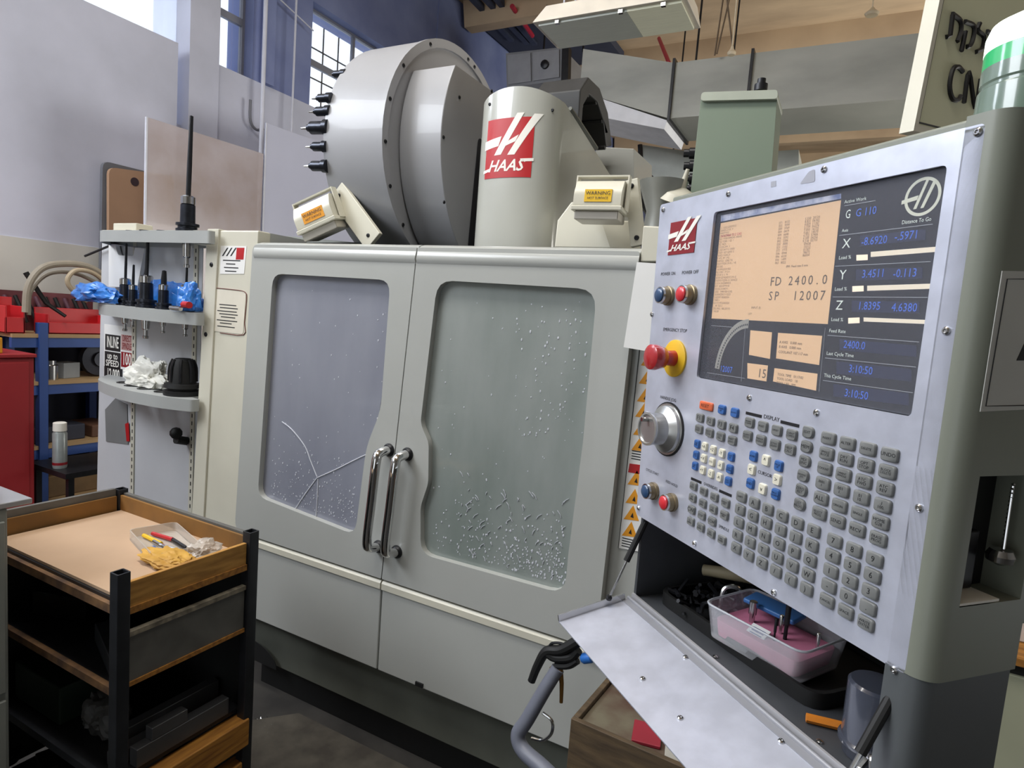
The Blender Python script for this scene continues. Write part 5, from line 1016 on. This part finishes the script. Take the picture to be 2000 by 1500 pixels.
# far-left grey cabinet with plates
GC = thing('drawer_cabinet', 'grey metal cabinet cut by the left picture edge beside the cart', 'cabinet', (-2.1, .6, 0))
mb = MB(); mb.box(ID, -2.5, -1.745, .42, .75, .02, 1.07); obj('body', mb, mat('cabinet_greenish', '8b8f8a', .5, var=.12), GC, bev=.006)
for z0, z1 in ((.1, .58), (.60, 1.04)): mb = MB(); mb.box(ID, -1.745, -1.735, .44, .74, z0, z1); obj('drawer', mb, MATS['cabinet_greenish'], GC, bev=.003)
mb = MB(); mb.box(ID, -2.2, -1.74, .45, .80, 1.0705, 1.085); tag(obj('steel_plate', mb, mat('plate_edge', 'b9bcc2', .3, .6), bev=.003), 'flat steel plate overhanging the far-left cabinet', 'plate')
mb = MB(); mb.box(rot((-1.83, .66, 1.0855), -.3), -.12, .10, -.09, .09, .0, .02); mb.box(rot((-1.83, .66, 1.1055), -.3), -.10, .06, -.06, .06, .0, .012); tag(obj('measuring_base', mb, mat('pale_base', 'a5a8a2', .45), bev=.004), 'grey stepped metal base on the steel plate at the left edge', 'fixture')
# ================================================================== air gun, hose, crate, floor things
gh = thing('air_gun', 'black air blow gun with blue tip hanging in front of the apron', 'air gun', tuple(aY(1090, 1290, 1.5)))
g = lambda *p: [aY(a, b, 1.5) for a, b in p]
mb = MB(); mb.tube(g((1152, 1238), (1100, 1268), (1068, 1272), (1050, 1300), (1038, 1330)), (.016, .011), 10); obj('body', mb, black, gh)
mb = MB(); mb.tube(g((1068, 1275), (1085, 1285), (1115, 1284), (1130, 1270)), .012, 10); mb.tube(g((1085, 1300), (1110, 1300), (1128, 1290)), .010, 8); obj('grip', mb, black, gh)
mb = MB(); mb.tube(g((1070, 1266), (1080, 1256), (1100, 1258), (1112, 1272)), .004, 8); obj('trigger', mb, blacksteel, gh)
mb = MB(); q = g((1140, 1286), (1156, 1284)); mb.lathe(q[0], (q[1]-q[0]), [(-.006, .010), (0, .014), (.022, .014), (.026, .009)], 16); obj('blue_tip', mb, mat('tip_blue', '2f6ec0', .4), gh)
mb = MB(); mb.tube(g((1094, 1305), (1097, 1335), (1096, 1372)), (.0075, .005), 8, 2); obj('brass_rod', mb, mat('old_brass', '7d5b2c', .4, .6), gh)
mb = MB(); mb.tube(g((1078, 1300), (1083, 1308)), .009, 8, 1); obj('brass_fitting', mb, mat('old_gold', 'b0966a', .35, .7), gh)
mb = MB(); mb.tube([aY(1090, 1305, 1.5), aY(1062, 1350, 1.48), aY(1030, 1405, 1.46), aY(1012, 1435, 1.45), aY(1022, 1465, 1.44), aY(1060, 1500, 1.42), aY(1120, 1560, 1.38)], (.0185, .022), 14, 8)
tag(obj('coolant_hose', mb, mat('slate_hose', '6b6f7c', .45, var=.15, scale=8), smooth=60), 'thick grey-blue hose curving down from the air gun', 'hose')
mb = MB(); mb.tube([aY(*p, 1.5) for p in ((1060, 1392), (1078, 1408), (1077, 1432), (1060, 1446), (1038, 1442))], .0045, 8); tag(obj('thin_cable', mb, steel), 'thin shiny cable loop beside the thick hose', 'cable')
CR = thing('wooden_crate', 'brown drawer crate with a red item inside under the folded door', 'crate', (-.35, 1.35, .6))
cwood = mat('crate_wood', '5e4d36', .7, hex2='403324', scale=8, stretch=(1, 6, 6), bump=.3)
c1_ = aZ(1115, 1403, .7); c2_ = aZ(1300, 1484, .7); ex_ = (c2_-c1_).normalized(); ey_ = Vector((-ex_.y, ex_.x, 0)); gc = lambda a, b, c=0: c1_+ex_*a+ey_*b+Vector((0, 0, c))
L_, Dp = .36, .24
for n_, b in (('front_board', (0, L_, 0, .014, -.14, 0)), ('rear_board', (0, L_, Dp-.014, Dp, -.14, 0)), ('side_board', (0, .014, .014, Dp-.014, -.14, 0)), ('side_board', (L_-.014, L_, .014, Dp-.014, -.14, 0)), ('floor_board', (.014, L_-.014, .014, Dp-.014, -.14, -.13))):
    mb = MB(); mb.box(gc, *b); obj(n_, mb, cwood, CR, bev=.002)
mb = MB(); mb.box(gc, .016, L_-.016, .016, Dp-.016, -.03, -.012); obj('dirty_lining', mb, mat('dirty_card', '66604f', .8, hex2='4c362b', scale=10), CR)
mb = MB(); mb.box(gc, .06, .30, .05, .2, -.56-.14, -.1405); mb.box(gc, .02, .34, .02, .22, -.70, -.68); obj('stand', mb, black, CR)
mb = MB(); mb.box(rot(gc(.165, .07, -.0118), .2), -.035, .03, -.04, .04, 0, .008); tag(obj('red_booklet', mb, mat('deep_red', '8e1f30', .5), bev=.002), 'deep red flat packet lying in the wooden crate', 'packet')
mb = MB(); mb.box(rot(gc(.24, .06, -.0118), .2), -.03, .04, -.04, .03, 0, .006); tag(obj('pale_packet', mb, mat('pale_card', 'a9a79f', .6), bev=.002), 'pale grey packet beside the red one in the crate', 'packet')
# floor mat and chips
mb = MB(); mb.ext(FZ(0), [(-1.85, 1.55), (-1.72, 1.70), (-.9, 1.70), (-.7, 1.2), (-1.75, 1.30)], .0005, .02); tag(obj('floor_mat', mb, mat('dark_mat', '4b473f', .85, hex2='37332d', scale=12, bump=.5), bev=.004), 'dark worn floor mat along the machine base', 'mat')
mb = MB(); rg = random.Random(12)
for k in range(260):
    p = aZ(rg.uniform(480, 545), rg.uniform(1408, 1445), .0); l = rg.uniform(.006, .016); a = rg.uniform(0, 6.28); mb.tube([p+Vector((0, 0, .003)), p+Vector((l*math.cos(a), l*math.sin(a), rg.uniform(.004, .02)))], .0015, 4, 1)
tag(obj('metal_chips', mb, steel, kind='stuff'), 'little heap of bright metal chips on the floor behind the cart leg', 'chips')
# black hose/cable clutter on the floor far left
mb = MB(); mb.tube([aZ(0, 1420, .2), aZ(20, 1425, .2), aZ(38, 1445, .2), aZ(30, 1480, .2), aZ(5, 1495, .2)], .012, 8); tag(obj('black_cable', mb, black), 'black cable loop at the bottom left by the grey cabinet', 'cable')
# right: bench behind the pendant
BN = thing('side_bench', 'pale green bench with an orange top edge behind the control pendant', 'bench', (.8, 2.2, 0))
mb = MB(); mb.box(ID, .43, 1.6, 2.0, 2.6, .06, .80); obj('body', mb, mat('bench_green', 'a3a58d', .5, var=.1), BN, bev=.004)
mb = MB(); mb.box(ID, .43, 1.62, 1.98, 2.62, .835, .855); obj('top', mb, woodm, BN); mb = MB(); mb.box(ID, .43, 1.6, 2.01, 2.6, .80, .835); obj('top_shadow_strip', mb, black, BN)  # black strip paints the shadow below the bench top
mb = MB(); mb.box(ID, .45, .9, 2.1, 2.5, .8555, 1.1); tag(obj('white_carton', mb, mat('pinkish_card', 'c9bdb4', .6), bev=.004), 'pale carton standing on the bench behind the pendant', 'box')
mb = MB(); mb.box(ID, .46, 1.58, 2.05, 2.55, 0, .06); obj('plinth', mb, black, BN)
# green electrical box and its fittings
GB = thing('electrical_box', 'tall green-grey electrical box standing behind the control pendant', 'electrical box', (-.41, 2.4, 1.8))
q = [aY(*p, 2.3) for p in ((1346, 400), (1502, 400), (1519, 176), (1370, 181))]
mb = MB(); mb.ext(FM(2.3), rnd([(p.x, p.z) for p in q], .012), -.16, 0); mb.box(ID, -.5, -.34, 2.38, 2.45, 1.80, 2.1); obj('body', mb, mat('box_green', '768373', .35, var=.06, scale=2), GB, bev=.008)
q = [aY(*p, 2.285) for p in ((1368, 197), (1519, 193), (1519, 175), (1370, 180))]; mb = MB(); mb.ext(FM(2.285), rnd([(p.x, p.z) for p in q], .012), -.18, 0); obj('lid', mb, mat('box_green_light', 'aab0a2', .35), GB, bev=.006)
mb = MB(); p = aY(1486, 172, 2.35); mb.lathe(p, (0, 0, 1), [(-.01, .022), (.012, .022), (.014, .014), (.03, .014)], 12); obj('cable_gland', mb, blacksteel, GB)
for py in (300, 325, 350, 370, 386): p = aY(1347, py, 2.33); mb = MB(); mb.lathe(p+Vector((.02, 0, 0)), (-1, -.2, 0), [(0, .02), (.02, .02), (.022, .014), (.04, .014)], 12); obj('cable_gland', mb, blacksteel, GB)
